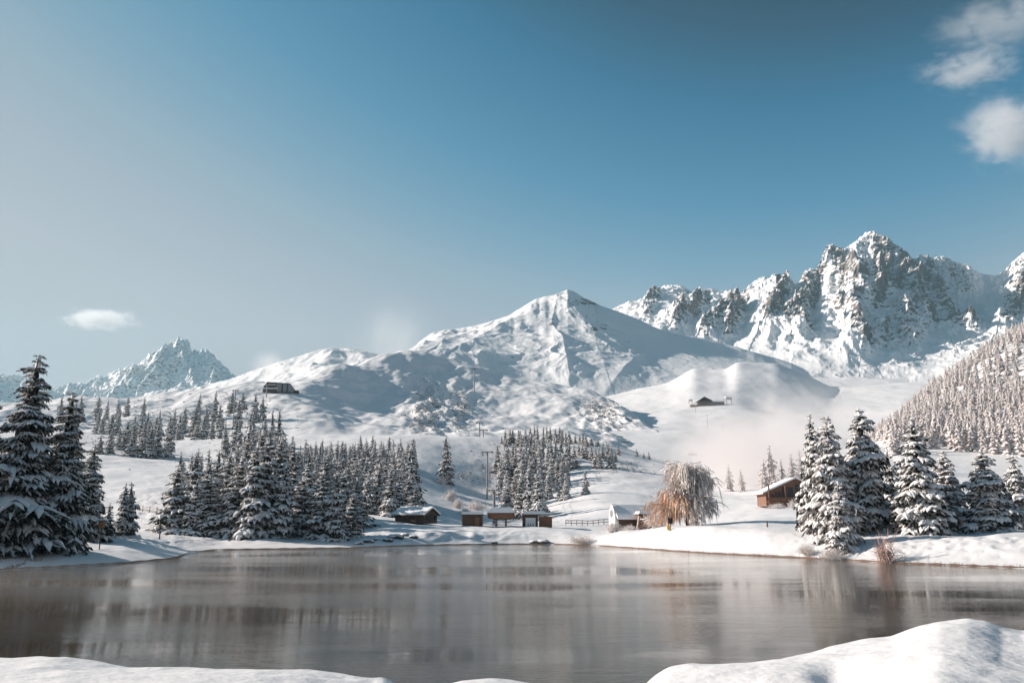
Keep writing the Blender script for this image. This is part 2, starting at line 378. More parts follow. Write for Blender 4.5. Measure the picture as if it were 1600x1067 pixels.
# --- forested slope at the right edge
S0 = [(1180,790),(1300,765),(1400,745),(1600,745),(2500,745)]
S1 = [(1180,780),(1300,735),(1350,712),(1400,690),(1450,690),(1520,690),(1600,680),(2500,600)]
S2 = [(1180,790),(1300,745),(1345,712),(1400,672),(1450,645),(1500,632),(1600,612),(2500,400)]
S3 = [(1180,800),(1300,750),(1360,712),(1400,672),(1420,655),(1450,622),(1477,604),(1506,586),(1543,557),(1568,540),(1600,525),(1700,460),(2500,100)]
S4 = [(p, y+60) for p, y in S3]
def dispS(X, Y, Z, qx, qy):
    w = np.clip((Y-300)/150, 0, 1)
    return X, Y, Z + w*fbm(X/60, Y/60, 4, 81)*7
sheet('forest_slope', 1180, 2500, 420, [(S0, 270), (S1, 420), (S2, 620), (S3, 880, 5), (S4, 1100)], [30, 50, 70, 12], M_snow, dispS)

# --- grey hill and the far peaks on the left
H3 = [(100,660),(200,640),(250,620),(300,606),(360,592),(400,577),(430,567),(455,560),(480,552),(500,546),(520,543),(545,544),(560,547),(590,553),(640,560),(700,590),(760,620)]
def dispH(X, Y, Z, qx, qy):
    return X, Y, Z + (ridged(X/300, Y/400, 5, 91)-.4)*50
sheet('grey_hill', 100, 760, 400, [([(p, y+60) for p, y in H3], 1900), ([(p, y+32) for p, y in H3], 2300), (H3, 2800, 2), ([(p, y+60) for p, y in H3], 3300)], [40, 60, 12], M_rock, dispH,
      lambda X, Y, Z, qx, qy: .3*blob(qx, qy, 440, 570, 60, 14), sky=H3)
F3 = [(-900,560),(-300,590),(-60,560),(0,584),(30,586),(50,596),(75,606),(95,604),(108,598),(120,600),(131,602),(140,594),(150,588),(158,586),(165,588),(176,580),(190,577),(204,570),(212,571),(220,566),(227,561),(232,553),(245,547),(258,541),(266,535),(275,532),(283,529),(291,531),(297,533),(299,547),(306,549),(316,545),(324,547),(333,553),(343,565),(352,572),(360,582),(380,596),(420,612),(500,640),(600,660)]
def dispF(X, Y, Z, qx, qy):
    w = np.clip((Y-4300)/900, 0, 1)
    rb = 0
    for pts, wd, amp in (([(285,530),(262,560),(240,590)], 12, 320), ([(320,548),(325,580)], 10, 220), ([(165,587),(170,620)], 10, 160), ([(232,553),(215,580),(205,600)], 9, 180), ([(262,540),(290,575),(300,600)], 10, 200)):
        d, s = seg_d(qx, qy, pts); rb = rb + amp*np.exp(-d/np.where(s > 0, wd, wd*1.4))
    return X, Y, Z + w*((ridged(X/650, Y/900, 7, 97, .55)-.45)*300 + rb*.4 + (ridged(X/130, Y/170, 5, 99, .6)-.45)*60)
sheet('far_peaks', -900, 600, 1100, [([(-900,690),(600,690)], 4000), ([(p, y*.4+660*.6) for p, y in F3], 4900), (F3, 6200, 0), ([(p, y+60) for p, y in F3], 7200)], [60, 160, 30], M_rock, dispF,
      lambda X, Y, Z, qx, qy: .30 + 0*X, sky=F3)

# --- lake
def mat_water():
    m, n, l, b = newmat('lake_water')
    b.inputs['Base Color'].default_value = (.06, .047, .030, 1)
    b.inputs['Roughness'].default_value = .05; b.inputs['IOR'].default_value = 1.333; b.inputs['Specular IOR Level'].default_value = .36
    w = noise_node(n, l, 1.6, 4, .6, stretch=(.45, 1.6, 1))
    w2 = noise_node(n, l, .25, 3, .5, stretch=(.5, 1.2, 1))
    mask = noise_node(n, l, .05, 3, .5, stretch=(.5, 1.7, 1))
    mr = ramp(n, l, mask.outputs[0], [(.42, .12), (.58, 1)])
    mu = N(n, 'ShaderNodeMath', operation='MULTIPLY'); l.new(w.outputs[0], mu.inputs[0]); l.new(mr.outputs[0], mu.inputs[1])
    b1 = bump(n, l, mu.outputs[0], .016); w3 = noise_node(n, l, 5.5, 3, .6, stretch=(.4, 1.5, 1)); m3 = N(n, 'ShaderNodeMath', operation='MULTIPLY'); l.new(w3.outputs[0], m3.inputs[0]); l.new(mr.outputs[0], m3.inputs[1])
    b3 = bump(n, l, m3.outputs[0], .010, 1, b1); b2 = bump(n, l, w2.outputs[0], .012, 1, b3)
    l.new(b2.outputs[0], b.inputs['Normal'])
    return m
xs = np.linspace(-400, 400, 9); ys = np.linspace(-60, 260, 5)
XX, YY = np.meshgrid(xs, ys); V = np.stack([XX.ravel(), YY.ravel(), 0*XX.ravel()], 1)
i = np.arange(4)[:, None]*9 + np.arange(8)[None, :]
o = link('lake_water', mesh_np('lake_water', V, np.stack([i, i+1, i+10, i+9], -1).reshape(-1, 4), mat_water(), smooth=False)); tag(o, kind='structure')

# --- near snow bank
NB = [(-700,1010),(0,1026),(60,1025),(120,1031),(200,1040),(300,1044),(400,1044),(480,1049),(540,1056),(580,1061),(600,1059),(613,1066),(650,1082),(690,1072),(720,1063),(760,1060),(800,1062),(830,1067),(880,1085),(950,1095),(1000,1078),(1022,1056),(1045,1043),(1080,1037),(1130,1036),(1180,1034),(1220,1027),(1262,1018),(1300,1009),(1350,1000),(1395,996),(1418,985),(1440,976),(1470,968),(1510,965),(1540,970),(1570,980),(1600,985),(1650,975),(2400,960)]
N0 = [(p, 1500) for p, _ in NB]
N1 = [(-700,1260),(600,1260),(1000,1280),(1200,1240),(1600,1220),(2400,1200)]
N1b = [(-700,1090),(400,1105),(620,1140),(720,1110),(900,1150),(1040,1110),(1200,1085),(1330,1080),(1400,1060),(1470,1040),(1560,1050),(1650,1060),(2400,1050)]
N3 = [(p, y+70) for p, y in NB]
def dispN(X, Y, Z, qx, qy):
    Z = Z - .07*blob(qx, qy, 1305, 1062, 30, 26) - .05*blob(qx, qy, 1150, 1085, 70, 18) - .05*blob(qx, qy, 480, 1085, 90, 14)
    Z = Z + fbm(X/.9, Y/.9, 3, 101)*.035 + fbm(X/.12, Y/.12, 3, 105)*.003
    return X, Y, Z
def underN():
    out = []
    for p, y in NB:
        r = (-.8 - HCAM)/17.0; dy = (r*CP - SP)/(CP + r*SP); out.append((p, CY - dy*F))
    return out
sheet('near_snow_bank', -700, 2400, 900, [(N0, 2.2), (N1, 3.2), (N1b, 4.6), (NB, 6.5, 5), (N3, 7.6), (underN(), 17)], [20, 40, 60, 20, 20], M_snow_fore, dispN)

#<<OBJ
# ------------------------------------------------------------ where things stand
def cam_ray(px, py):
    x, y, z = P(px, py, 100.0); return Vector((float(x), 100.0, float(z)-HCAM)).normalized()
def hit(px, py, names=('snowy_ground', 'mid_hill', 'snow_bowl', 'forest_slope')):
    d = cam_ray(px, py); best = None
    for nme in names:
        h = BVH[nme].ray_cast(Vector((0, 0, HCAM)), d)
        if h[0] is not None and (best is None or h[3] < best[1]): best = (h[0], h[3])
    return best[0] if best else None
def ground(x, y, names=('snowy_ground', 'mid_hill', 'snow_bowl', 'forest_slope')):
    zz = None
    for nme in names:
        h = BVH[nme].ray_cast(Vector((x, y, 3000)), Vector((0, 0, -1)))
        if h[0] is not None: zz = h[0].z if zz is None else max(zz, h[0].z)
    return zz
def at(px, D, names=('snowy_ground', 'mid_hill', 'snow_bowl', 'forest_slope')):
    """standing point on the ground under image column px at depth D"""
    py = 780.0
    for _ in range(6):
        x, y, z = P(px, py, D); g = ground(float(x), float(D), names)
        if g is None: return None
        _, py = proj(float(x), float(D), g)
    return Vector((float(x), float(D), g))
def ztop(px, py, D): return float(P(px, py, D)[2])

# ------------------------------------------------------------ materials for things
def mat_needles(name, dark, frost, amount):
    m, n, l, b = newmat(name)
    t = noise_node(n, l, 2.2, 4, .7)
    r = ramp(n, l, t.outputs[0], [(max(.02, .62-amount), dark), (min(.98, .78-amount*.6), frost)])
    l.new(r.outputs[0], b.inputs['Base Color']); b.inputs['Roughness'].default_value = .85; b.inputs['Specular IOR Level'].default_value = .15
    return m
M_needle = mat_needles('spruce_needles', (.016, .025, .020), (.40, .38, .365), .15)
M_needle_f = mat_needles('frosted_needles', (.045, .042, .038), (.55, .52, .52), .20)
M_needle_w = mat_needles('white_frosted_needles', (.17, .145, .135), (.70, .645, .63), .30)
M_tsnow = mat_snow('branch_snow', ((6.0, .03),), colr=(.85, .835, .825))
M_tfrost = mat_snow('branch_frost', ((6.0, .03),), colr=(.78, .73, .71))
M_bark = mat_plain('bark', (.07, .055, .045), .9, .35, 6, .02)
M_rime = mat_plain('rime_twigs', (.80, .73, .70), .9, .3, .8)
M_orange = mat_plain('orange_leaves', (.68, .42, .26), .9, .35, 2.5)
M_rime_d = mat_plain('pinkish_brown_rime', (.46, .37, .33), .9, .35, 1.2)  # pinkish brown rime variant, mixed at random among the crown twigs
M_pinktwig = mat_plain('pink_twigs', (.50, .33, .28), .9, .3, 3)
M_wood = mat_plain('dark_wood', (.085, .055, .04), .8, .3, 2.0, .01, stretch=(1, 1, 9))
M_wood_o = mat_plain('orange_wood', (.21, .11, .07), .7, .25, 1.5, .01, stretch=(.6, .6, 7))
M_wood_b = mat_plain('brown_wood', (.20, .10, .06), .7, .3, 2, .01, stretch=(1, 1, 9))
M_white = mat_plain('white_panel', (.75, .74, .72), .6, .06, 2)
M_dark = mat_plain('dark_gap', (.02, .02, .022), .6, .2, 2)
M_steel = mat_plain('galvanised_steel', (.24, .235, .24), .5, .2, 4, metallic=.3)
M_rsnow = mat_snow('roof_snow', ((1.5, .08),), colr=(.86, .865, .875))
M_rockm = mat_plain('shore_rock', (.06, .06, .06), .85, .45, 2.5, .06)
M_yellow = mat_plain('yellow_box', (.70, .40, .04), .6, .12, 3)
M_black = mat_plain('black_paint', (.012, .012, .014), .5, .2, 3)
M_reed = mat_plain('dry_reed', (.16, .10, .07), .9, .4, 3)
m_, n_, l_, b_ = newmat('window_glass'); b_.inputs['Base Color'].default_value = (.03, .035, .04, 1); b_.inputs['Roughness'].default_value = .08; M_glass = m_

# ------------------------------------------------------------ mesh pieces
class MB:
    def __init__(s): s.V = []; s.Q = []; s.M = []; s.n = 0
    def add(s, V, Q, m=0):
        V = np.asarray(V, float); Q = np.asarray(Q, int)
        if Q.shape[1] == 3: Q = np.concatenate([Q, Q[:, 2:3]], 1)
        s.V.append(V); s.Q.append(Q + s.n); s.M.append(np.full(len(Q), m)); s.n += len(V)
    def box(s, c, d, m=0, rz=0.0, top=1.0):
        x, y, z = [v/2 for v in d]; V = []
        for dz in (-z, z):
            k = top if dz > 0 else 1
            for dx, dy in ((-x*k, -y*k), (x*k, -y*k), (x*k, y*k), (-x*k, y*k)):
                V.append((c[0]+dx*math.cos(rz)-dy*math.sin(rz), c[1]+dx*math.sin(rz)+dy*math.cos(rz), c[2]+dz))
        s.add(V, [(0,3,2,1), (4,5,6,7), (0,1,5,4), (1,2,6,5), (2,3,7,6), (3,0,4,7)], m)
    def tube(s, pts, r, sides=6, m=0, flat=1.0, cap=True):
        V, Q = tube_arr(np.array(pts, float), np.broadcast_to(np.array(r, float), (len(pts),)), sides, flat); s.add(V, Q, m)
    def poly(s, pts, thick, axis, m=0):
        """prism: polygon pts (3D, planar) extruded by vector axis*thick; quads/tri-fan"""
        n = len(pts); a = np.array(pts, float); b = a + np.array(axis)*thick
        V = np.concatenate([a, b]); Q = [(i, (i+1) % n, (i+1) % n + n, i+n) for i in range(n)]
        for i in range(1, n-1): Q.append((0, i+1, i, i)); Q.append((n, n+i, n+i+1, n+i+1))
        s.add(V, Q, m)
    def mesh(s, name, mats, smooth=False):
        V = np.concatenate(s.V); Q = np.concatenate(s.Q); M = np.concatenate(s.M)
        me = bpy.data.meshes.new(name)
        tri = Q[:, 2] == Q[:, 3]
        if tri.all(): return mesh_np(name, V, Q[:, :3], mats, M, smooth)
        if not tri.any(): return mesh_np(name, V, Q, mats, M, smooth)
        bpy.data.meshes.remove(me); me = bpy.data.meshes.new(name)
        cnt = np.where(tri, 3, 4); idx = Q.ravel()[(np.arange(4)[None, :] < cnt[:, None]).ravel()]
        me.vertices.add(len(V)); me.vertices.foreach_set('co', V.astype(np.float32).ravel())
        me.loops.add(len(idx)); me.loops.foreach_set('vertex_index', idx.astype(np.int32))
        st = np.concatenate([[0], np.cumsum(cnt)[:-1]]).astype(np.int32)
        me.polygons.add(len(Q)); me.polygons.foreach_set('loop_start', st); me.polygons.foreach_set('loop_total', cnt.astype(np.int32))
        for mm in (mats if isinstance(mats, (list, tuple)) else [mats]): me.materials.append(mm)
        me.polygons.foreach_set('material_index', M.astype(np.int32)); me.polygons.foreach_set('use_smooth', np.full(len(Q), bool(smooth)))
        me.update(calc_edges=True); me.validate(); return me
    def build(s, name, mats, parent=None, smooth=False): return link(name, s.mesh(name, mats, smooth), parent)
def tube_arr(p, r, sides=5, flat=1.0):
    n = len(p); t = np.gradient(p, axis=0); t /= np.linalg.norm(t, axis=1)[:, None] + 1e-9
    up = np.array([0, 0, 1.0]); a = np.cross(t, up); ln = np.linalg.norm(a, axis=1)[:, None]
    a = np.where(ln < .05, np.array([[1.0, 0, 0]]), a / (ln+1e-9)); b = np.cross(a, t)
    ang = np.arange(sides)/sides*2*PI
    V = p[:, None, :] + r[:, None, None]*(np.cos(ang)[None, :, None]*a[:, None, :] + flat*np.sin(ang)[None, :, None]*b[:, None, :])
    V = V.reshape(-1, 3); i = np.arange(n-1)[:, None]*sides; j = np.arange(sides)[None, :]; j2 = (j+1) % sides
    return V, np.stack([i+j, i+j2, i+sides+j2, i+sides+j], -1).reshape(-1, 4)

# ------------------------------------------------------------ snow-laden spruces
def bough(L, rng, det, mb, T, snow=1.0):
    """one drooping bough along +x; T maps local points into the crown"""
    droop = rng.uniform(.22, .5); rise = rng.uniform(.02, .22)
    def spine(s): return np.stack([L*s*(1-.12*s), 0*s, L*(rise*s - droop*s*s)], -1)
    def strand(p0, dirv, ln, wid, n, kd):
        s = np.linspace(0, 1, n)[:, None]
        p = p0 + dirv*ln*s + np.array([0, 0, -1.0])*ln*kd*s*s
        w = wid*np.sin(np.clip(s[:, 0]*.86+.16, 0, 1)*PI)**.6 * rng.uniform(.75, 1.25, n) + .012
        pt = p.copy(); pt[:, 2] += w*.35
        V, Q = tube_arr(pt, w*snow, 5 if det > 1 else 4, .62); mb.add(T(V), Q, 0)
        # needles hanging under and beside the snow
        k = {3: 9, 2: 5, 1: 3}[det]
        u = rng.uniform(.05, 1, k)[:, None]; q = p0 + dirv*ln*u + np.array([0, 0, -1.0])*ln*kd*u*u
        side = np.cross(dirv, [0, 0, 1.0]); side /= np.linalg.norm(side)+1e-9
        sg = rng.choice([-1, 1], k)[:, None]; bw = wid*rng.uniform(.35, .8, k)[:, None]
        a = q + side*sg*wid*.2 + dirv*bw*.7; b = q + side*sg*wid*.2 - dirv*bw*.7
        tip = side*sg*wid*rng.uniform(.9, 1.6, (k, 1)) + dirv*wid*rng.uniform(.2, 1.2, (k, 1)) - np.array([0, 0, 1.0])*wid*rng.uniform(.5, 2.0, (k, 1))
        V = np.stack([a, b, b+tip*.95, a+tip], 1).reshape(-1, 3); i = np.arange(k)[:, None]*4
        mb.add(T(V), i + np.arange(4)[None, :], 1)
    n = {3: 6, 2: 4, 1: 3}[det]
    s = np.linspace(.12, 1, n); sp = spine(s)
    wid = L*{3: .085, 2: .13, 1: .19}[det]
    d = sp[-1]-sp[0]; ln = np.linalg.norm(d); strand(sp[0], d/ln, ln, wid, n+1, .10)
    m = {3: 4, 2: 2, 1: 1}[det]
    for q in range(m):
        s0 = .22 + .62*q/max(1, m) + rng.uniform(-.04, .04); p0 = spine(np.array([s0]))[0]
        for sg in (-1, 1):
            ang = sg*rng.uniform(.6, 1.0); dv = np.array([math.cos(ang), math.sin(ang), rng.uniform(-.25, .02)])
            strand(p0, dv/np.linalg.norm(dv), L*(1.05-s0)*rng.uniform(.5, .75), wid*rng.uniform(.7, 1.0), 4 if det > 1 else 3, rng.uniform(.25, .6))
def make_crown(name, H, R, det, rng, mats, power=.85, low=.03, snow=1.0, whorls=None, per=None, wob=.18):
    mb = MB(); nw = whorls or {3: 24, 2: 17, 1: 11}[det]; pr = per or {3: 8, 2: 6, 1: 5}[det]
    lean = rng.uniform(-.012, .012, 2)
    gaps = rng.uniform(0, 2*PI, 3)
    for w in range(nw):
        f = (w + rng.uniform(-.25, .25))/nw; f = max(low, min(.975, low + f*(1-low)))
        rad = R*(.93*(1-f)**power+.065)*(1+wob*rng.normal()*.6)*(.86 if f < .08 else 1)
        k = max(4, int(round(pr*(.6+.55*(1-f)))))
        a0 = rng.uniform(0, 2*PI)
        for q in range(k):
            az = a0 + 2*PI*q/k + rng.uniform(-.3, .3); L = max(.25*R/3, rad*rng.uniform(.58, 1.22)) + .02*H*(f > .85)*0
            if rng.random() < .05: L *= .5
            z0 = f*H + rng.uniform(-.55, .55)*H/nw*(f > .05); tilt = rng.uniform(-.12, .12) + (.35 if f > .8 else .05)*(f)
            ca, sa, ct, st_ = math.cos(az), math.sin(az), math.cos(tilt), math.sin(tilt)
            def T(V, ca=ca, sa=sa, ct=ct, st_=st_, z0=z0):
                x = V[:, 0]*ct - V[:, 2]*st_; z = V[:, 0]*st_ + V[:, 2]*ct; y = V[:, 1]
                return np.stack([x*ca - y*sa + lean[0]*z0, x*sa + y*ca + lean[1]*z0, z + z0], 1)
            bough(L, rng, det, mb, T, snow)
    # dark inner foliage close to the stem, ragged
    ns = {3: 16, 2: 10, 1: 8}[det]; nz = {3: 26, 2: 14, 1: 8}[det]
    zz = np.linspace(.05, .97, nz); ang = np.arange(ns)/ns*2*PI
    rr = R*(1-zz[:, None])**(power+.3)*.42*(1+.5*rng.uniform(-1, 1, (nz, ns)))
    V = np.stack([rr*np.cos(ang) + lean[0]*zz[:, None]*H, rr*np.sin(ang) + lean[1]*zz[:, None]*H, zz[:, None]*H + 0*rr + rng.uniform(-.3, .3, (nz, ns))*H/nz], -1).reshape(-1, 3)
    i = np.arange(nz-1)[:, None]*ns; j = np.arange(ns)[None, :]; j2 = (j+1) % ns
    mb.add(V, np.stack([i+j, i+j2, i+ns+j2, i+ns+j], -1).reshape(-1, 4), 1)
    # leader with its cap of snow
    mb.tube([(lean[0]*H, lean[1]*H, H*.93), (lean[0]*H, lean[1]*H, H*.97), (lean[0]*H, lean[1]*H, H*1.0)], [.012*H, .010*H, .002*H], 5, 0)
    return mb.mesh(name, mats, smooth=False)
def make_trunk(name, H, r=None):
    mb = MB(); r = r or H*.016
    mb.tube([(0, 0, -.5), (0, 0, H*.3), (0, 0, H*.7), (0, 0, H*.96)], [r, r*.8, r*.4, r*.08], 8); return mb.mesh(name, M_bark, True)
ROOTS = []
def spruce_proto(H, R, det, seed, mats, **kw):
    rng = np.random.default_rng(seed)
    return dict(H=H, crown=make_crown('crown', H, R, det, rng, mats, **kw), trunk=make_trunk('trunk', H))
def place(pr, loc, H, label, group=None, cat='tree', rz=None, wide=1.0, name='snowy_spruce'):
    r = empty(name, loc, random.uniform(0, 2*PI) if rz is None else rz, label, cat, group)
    r.rotation_euler[0] = random.gauss(0, .022); r.rotation_euler[1] = random.gauss(0, .022)
    k = H/pr['H']; r.scale = (k*wide, k*wide, k)
    link('trunk', pr['trunk'], r); link('crown', pr['crown'], r); return r
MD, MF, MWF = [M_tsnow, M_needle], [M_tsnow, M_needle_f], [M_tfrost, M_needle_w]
HERO_L = [spruce_proto(17, 4.3, 3, 101+i, MD, snow=.78, power=.8, whorls=29, per=9, wob=.28) for i in range(2)]
HERO_R = [spruce_proto(13, 3.9, 3, 201+i, MD if i != 1 else MF, snow=1.25, power=.78, whorls=25, per=9, wob=.24) for i in range(3)]
HERO_F = [spruce_proto(9, 2.8, 3, 301, MF, snow=1.2, power=.75, whorls=18, per=8)]
MID = [spruce_proto(14, 2.8+.15*(i % 4), 2, 401+i, MD, snow=.95, power=.6+.05*i, wob=.4, whorls=22) for i in range(7)]
MIDF = [spruce_proto(14, 2.9, 2, 451+i, MF, snow=.95, power=.6+.05*i, wob=.35, whorls=22) for i in range(4)]
FAR = [spruce_proto(14, 3.1, 1, 501+i, MF, snow=.75, power=.7, whorls=14) for i in range(4)]
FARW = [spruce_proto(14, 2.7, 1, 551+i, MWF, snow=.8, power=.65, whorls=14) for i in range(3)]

def by_px(pr, px, base, top, label, D=None, group=None, wide=1.0, **kw):
    loc = at(px, D) if D else hit(px, base)
    if loc is None: return None
    H = ztop(px, top, loc.y) - loc.z
    if H < 1: return None
    return place(pr, (loc.x, loc.y, loc.z - .15), H, label, group, wide=wide, **kw)

by_px(HERO_L[0], 12, 868, 548, 'tallest dark snow-dusted spruce at the left edge of the lake shore', D=73, wide=1.12)
by_px(HERO_L[1], -62, 868, 585, 'dark spruce half cut off by the left edge of the picture', D=71, wide=1.1)
by_px(HERO_L[1], 82, 864, 608, 'second tallest dark spruce right beside the tallest one on the left shore', D=76, wide=.98, rz=1.0)
by_px(HERO_L[0], 128, 858, 690, 'dark spruce behind the two tallest ones, nearest the left lamp post', D=90, wide=1.15, rz=2.2)
by_px(HERO_L[1], 105, 858, 672, 'slim dark spruce squeezed behind the second tallest one on the left shore', D=96, wide=1.0, rz=4.2)
by_px(MID[0], 188, 838, 752, 'left one of two small spruces standing together right of the lamp post', D=101)
by_px(MID[1], 203, 838, 750, 'right one of two small spruces standing together right of the lamp post', D=102)
by_px(MID[2], 168, 842, 783, 'smallest spruce just behind the lamp post on the left shore', D=99, wide=1.3)
by_px(HERO_R[0], 1279, 826, 645, 'thick-snowed spruce immediately right of the timber chalet', D=96, wide=.74)
by_px(HERO_R[1], 1303, 828, 647, 'thick-snowed spruce between the chalet-side spruce and the little frosted one', D=90, wide=.9)
by_px(HERO_F[0], 1318, 834, 748, 'small bushy frosted spruce in front of the two chalet-side spruces', D=84, wide=1.05)
by_px(HERO_R[2], 1358, 832, 634, 'tallest spruce of the right shore with heavy snow and dark hollow at its foot', D=91, wide=.95)
by_px(MID[3], 1396, 832, 696, 'narrow dark spruce behind the tallest one of the right shore', D=100, wide=1.2)
by_px(HERO_R[0], 1443, 832, 648, 'broad spruce with big rounded snow pads in the middle of the right bank', D=86, rz=2.5, wide=1.12)
by_px(HERO_R[1], 1484, 832, 702, 'spruce tucked behind the right side of the broad one with rounded snow pads', D=94, rz=.4, wide=1.25)
by_px(HERO_R[2], 1547, 834, 700, 'low wide spruce with a dark base near the right edge of the picture', D=86, rz=3.6, wide=1.25)
by_px(HERO_F[0], 1592, 834, 706, 'frosty spruce cut off by the right edge of the picture', D=92, rz=2.0, wide=1.1)
by_px(HERO_R[1], 1655, 834, 690, 'spruce beyond the right edge', D=90, rz=5.0)

ORD = ['first', 'second', 'third', 'fourth', 'fifth', 'sixth', 'seventh', 'eighth', 'ninth', 'tenth', 'eleventh', 'twelfth']
NTREE = 0
def row(protos, D, x0, x1, sp, top, label, group, jit=9, drop=0.0, Dj=.05, wide=1.0, xs=None, ordn=False):
    global NTREE
    px = x0 if xs is None else None; lst = xs or []
    while xs is None and px <= x1:
        if random.random() >= drop: lst.append(px + random.uniform(-.3, .3)*sp)
        px += sp*random.uniform(.85, 1.15)
    for i, p in enumerate(lst):
        d = D*(1+random.uniform(-Dj, Dj)); ty = float(tab(top, p)) + random.uniform(-jit*.6, jit)
        loc = at(p, d)
        if loc is None: continue
        H = ztop(p, ty, d) - loc.z
        if H < 2.0: continue
        lb = label
        if ordn and len(lst) <= 12: lb = '%s from the left of the %s' % (ORD[i], label)
        place(random.choice(protos), (loc.x, loc.y, loc.z-.2), H, lb, group, wide=wide*random.uniform(.75, 1.3)*min(1.35, max(1.0, 12/H))); NTREE += 1
# wood on the lake shore
row(MIDF, 300, 474, 650, 7, [(480,690),(560,684),(640,682)], 'frosty spruce top in the rearmost row of the lakeside wood', 'spruces at the back of the lakeside wood')
row(MID+MIDF+MIDF, 235, 380, 652, 8.5, [(385,670),(430,672),(480,696),(560,692),(648,700)], 'snowy spruce deep inside the lakeside wood, seen between nearer ones', 'spruces inside the lakeside wood', jit=10)
row(MID+MIDF+MIDF, 185, 283, 656, 10.5, [(285,705),(350,692),(400,660),(440,675),(480,706),(560,712),(600,705),(640,715),(655,760)], 'snow-covered spruce in the middle row of the lakeside wood', 'spruces in the middle of the lakeside wood', jit=12)
row(MID, 148, 0, 0, 20, [(268,712),(285,700),(300,706),(340,725),(370,670),(410,662),(450,690),(500,706),(560,745)], 'dark spruces behind the front row of the lakeside wood', 'spruces in the second row of the lakeside wood', jit=8, ordn=True, xs=[276,298,318,352,376,402,428,452,480,508,534,556], wide=1.28)
row(MID, 126, 0, 0, 24, [(270,722),(300,742),(325,720),(340,790),(365,712),(392,690),(412,682),(440,722),(472,738),(500,728),(525,735),(548,768)], 'dark spruces along the water edge of the lakeside wood', 'spruces in the front row of the lakeside wood', jit=4, ordn=True, xs=[270,300,328,340,368,392,412,442,472,500,524,548], Dj=.02, wide=1.3)
row(MID, 168, 0, 0, 20, [(575,735),(600,722),(630,725),(655,770),(664,790)], 'spruces on the slope above the log cabin', 'spruces above the log cabin', jit=5, ordn=True, xs=[575,592,608,622,636,648,658], Dj=.04, wide=1.2)
# wood in the middle of the valley
row(FAR, 410, 782, 955, 6.5, [(780,676),(830,662),(870,666),(900,676),(940,686),(965,692)], 'frosty spruce top in the back row of the valley wood', 'spruces at the back of the valley wood', jit=7)
row(FAR, 355, 779, 966, 7, [(780,690),(830,676),(870,680),(900,688),(940,692),(965,697)], 'frosted spruce in the middle of the valley wood', 'spruces in the middle of the valley wood', jit=8)
row(MIDF, 310, 781, 892, 8, [(780,705),(830,692),(880,712)], 'frosted spruce near the front of the valley wood', 'spruces near the front of the valley wood', jit=8)
row(MIDF, 265, 0, 0, 12, [(790,735),(830,712),(860,735)], 'spruces at the foot of the valley wood', 'spruces at the foot of the valley wood', ordn=True, xs=[790,803,817,831,845,857], jit=6)
row(MID, 225, 0, 0, 12, [(790,760),(812,738),(838,726),(850,748)], 'spruces nearest the chairlift station', 'spruces beside the chairlift station', ordn=True, xs=[793,812,828,842], jit=3, wide=1.1)
for px_, b_y, t_y, D_, lb in ((884,768,738,262,'small round spruce alone just right of the valley wood'), (876,765,745,268,'tiny spruce touching the valley wood on its right'), (915,772,735,262,'lone pointed spruce on the shaded slope, long shadow on the snow'),
                           (966,716,692,390,'single spruce at the right tip of the valley wood'), (697,716,680,300,'lone slim spruce on the sunlit slope left of the lift pylons'),
                           (995,722,699,400,'frosty sapling right of the valley wood, left one of three'), (1006,724,705,400,'frosty sapling right of the valley wood, middle one of three'), (1014,726,704,400,'frosty sapling right of the valley wood, right one of three')):
    by_px(random.choice(MIDF if D_ < 300 else FAR), px_, b_y, t_y, lb, D=D_, wide=1.25)
# left hill
row(MID+MIDF, 600, 130, 420, 17, [(130,618),(250,620),(300,612),(420,612)], 'small spruce on the skyline of the left hill', 'spruces on the left hill skyline', jit=6, drop=.25)
row(MID+MIDF, 540, 150, 345, 18, [(150,640),(250,636),(345,628)], 'spruce scattered high on the left hill below the skyline', 'spruces high on the left hill', jit=8, drop=.2)
row(MID, 470, 148, 270, 12, [(148,652),(200,645),(270,645)], 'dark spruce in the clump on the lower left hill', 'spruces in the left hill clump', jit=8, drop=.1)
row(MID, 430, 270, 345, 13, [(270,645),(345,648)], 'dark spruce in the gap between the hill clump and the lakeside wood', 'spruces between hill clump and lakeside wood', jit=8, drop=.2)
row(MID, 345, 352, 440, 10, [(360,650),(400,640),(440,640)], 'dark spruce rising right behind the tallest part of the lakeside wood', 'spruces rising behind the lakeside wood', jit=10)
for px_, D_, t_y, lb in ((93,560,618,'tiny spruce on the left skyline, left one of three in a row'), (105,560,620,'tiny spruce on the left skyline, middle one of three in a row'), (116,540,626,'tiny spruce on the left skyline, right one of three in a row'),
                   (398,560,613,'slim spruce left of the hilltop lift station, left one of two'), (410,560,618,'slim spruce left of the hilltop lift station, right one of two'), (372,540,622,'small dark spruce beside the lone T-shaped hill pylon')):
    by_px(MID[1], px_, 0, t_y, lb, D=D_)
row(MID, 335, 155, 262, 13, [(155,672),(200,655),(262,650)], 'dark spruce on the near edge of the left hill clump above the sunlit slope', 'spruces on the near edge of the left hill clump', jit=10)
# misty spruces near the chalet
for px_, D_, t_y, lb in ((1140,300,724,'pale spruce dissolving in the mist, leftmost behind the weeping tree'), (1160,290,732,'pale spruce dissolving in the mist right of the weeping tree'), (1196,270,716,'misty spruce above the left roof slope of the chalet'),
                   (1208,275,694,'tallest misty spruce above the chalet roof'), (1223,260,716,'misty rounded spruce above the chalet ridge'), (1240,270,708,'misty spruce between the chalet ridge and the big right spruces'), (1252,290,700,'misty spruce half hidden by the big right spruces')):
    by_px(random.choice(FARW), px_, 0, t_y, lb, D=D_, wide=1.15)
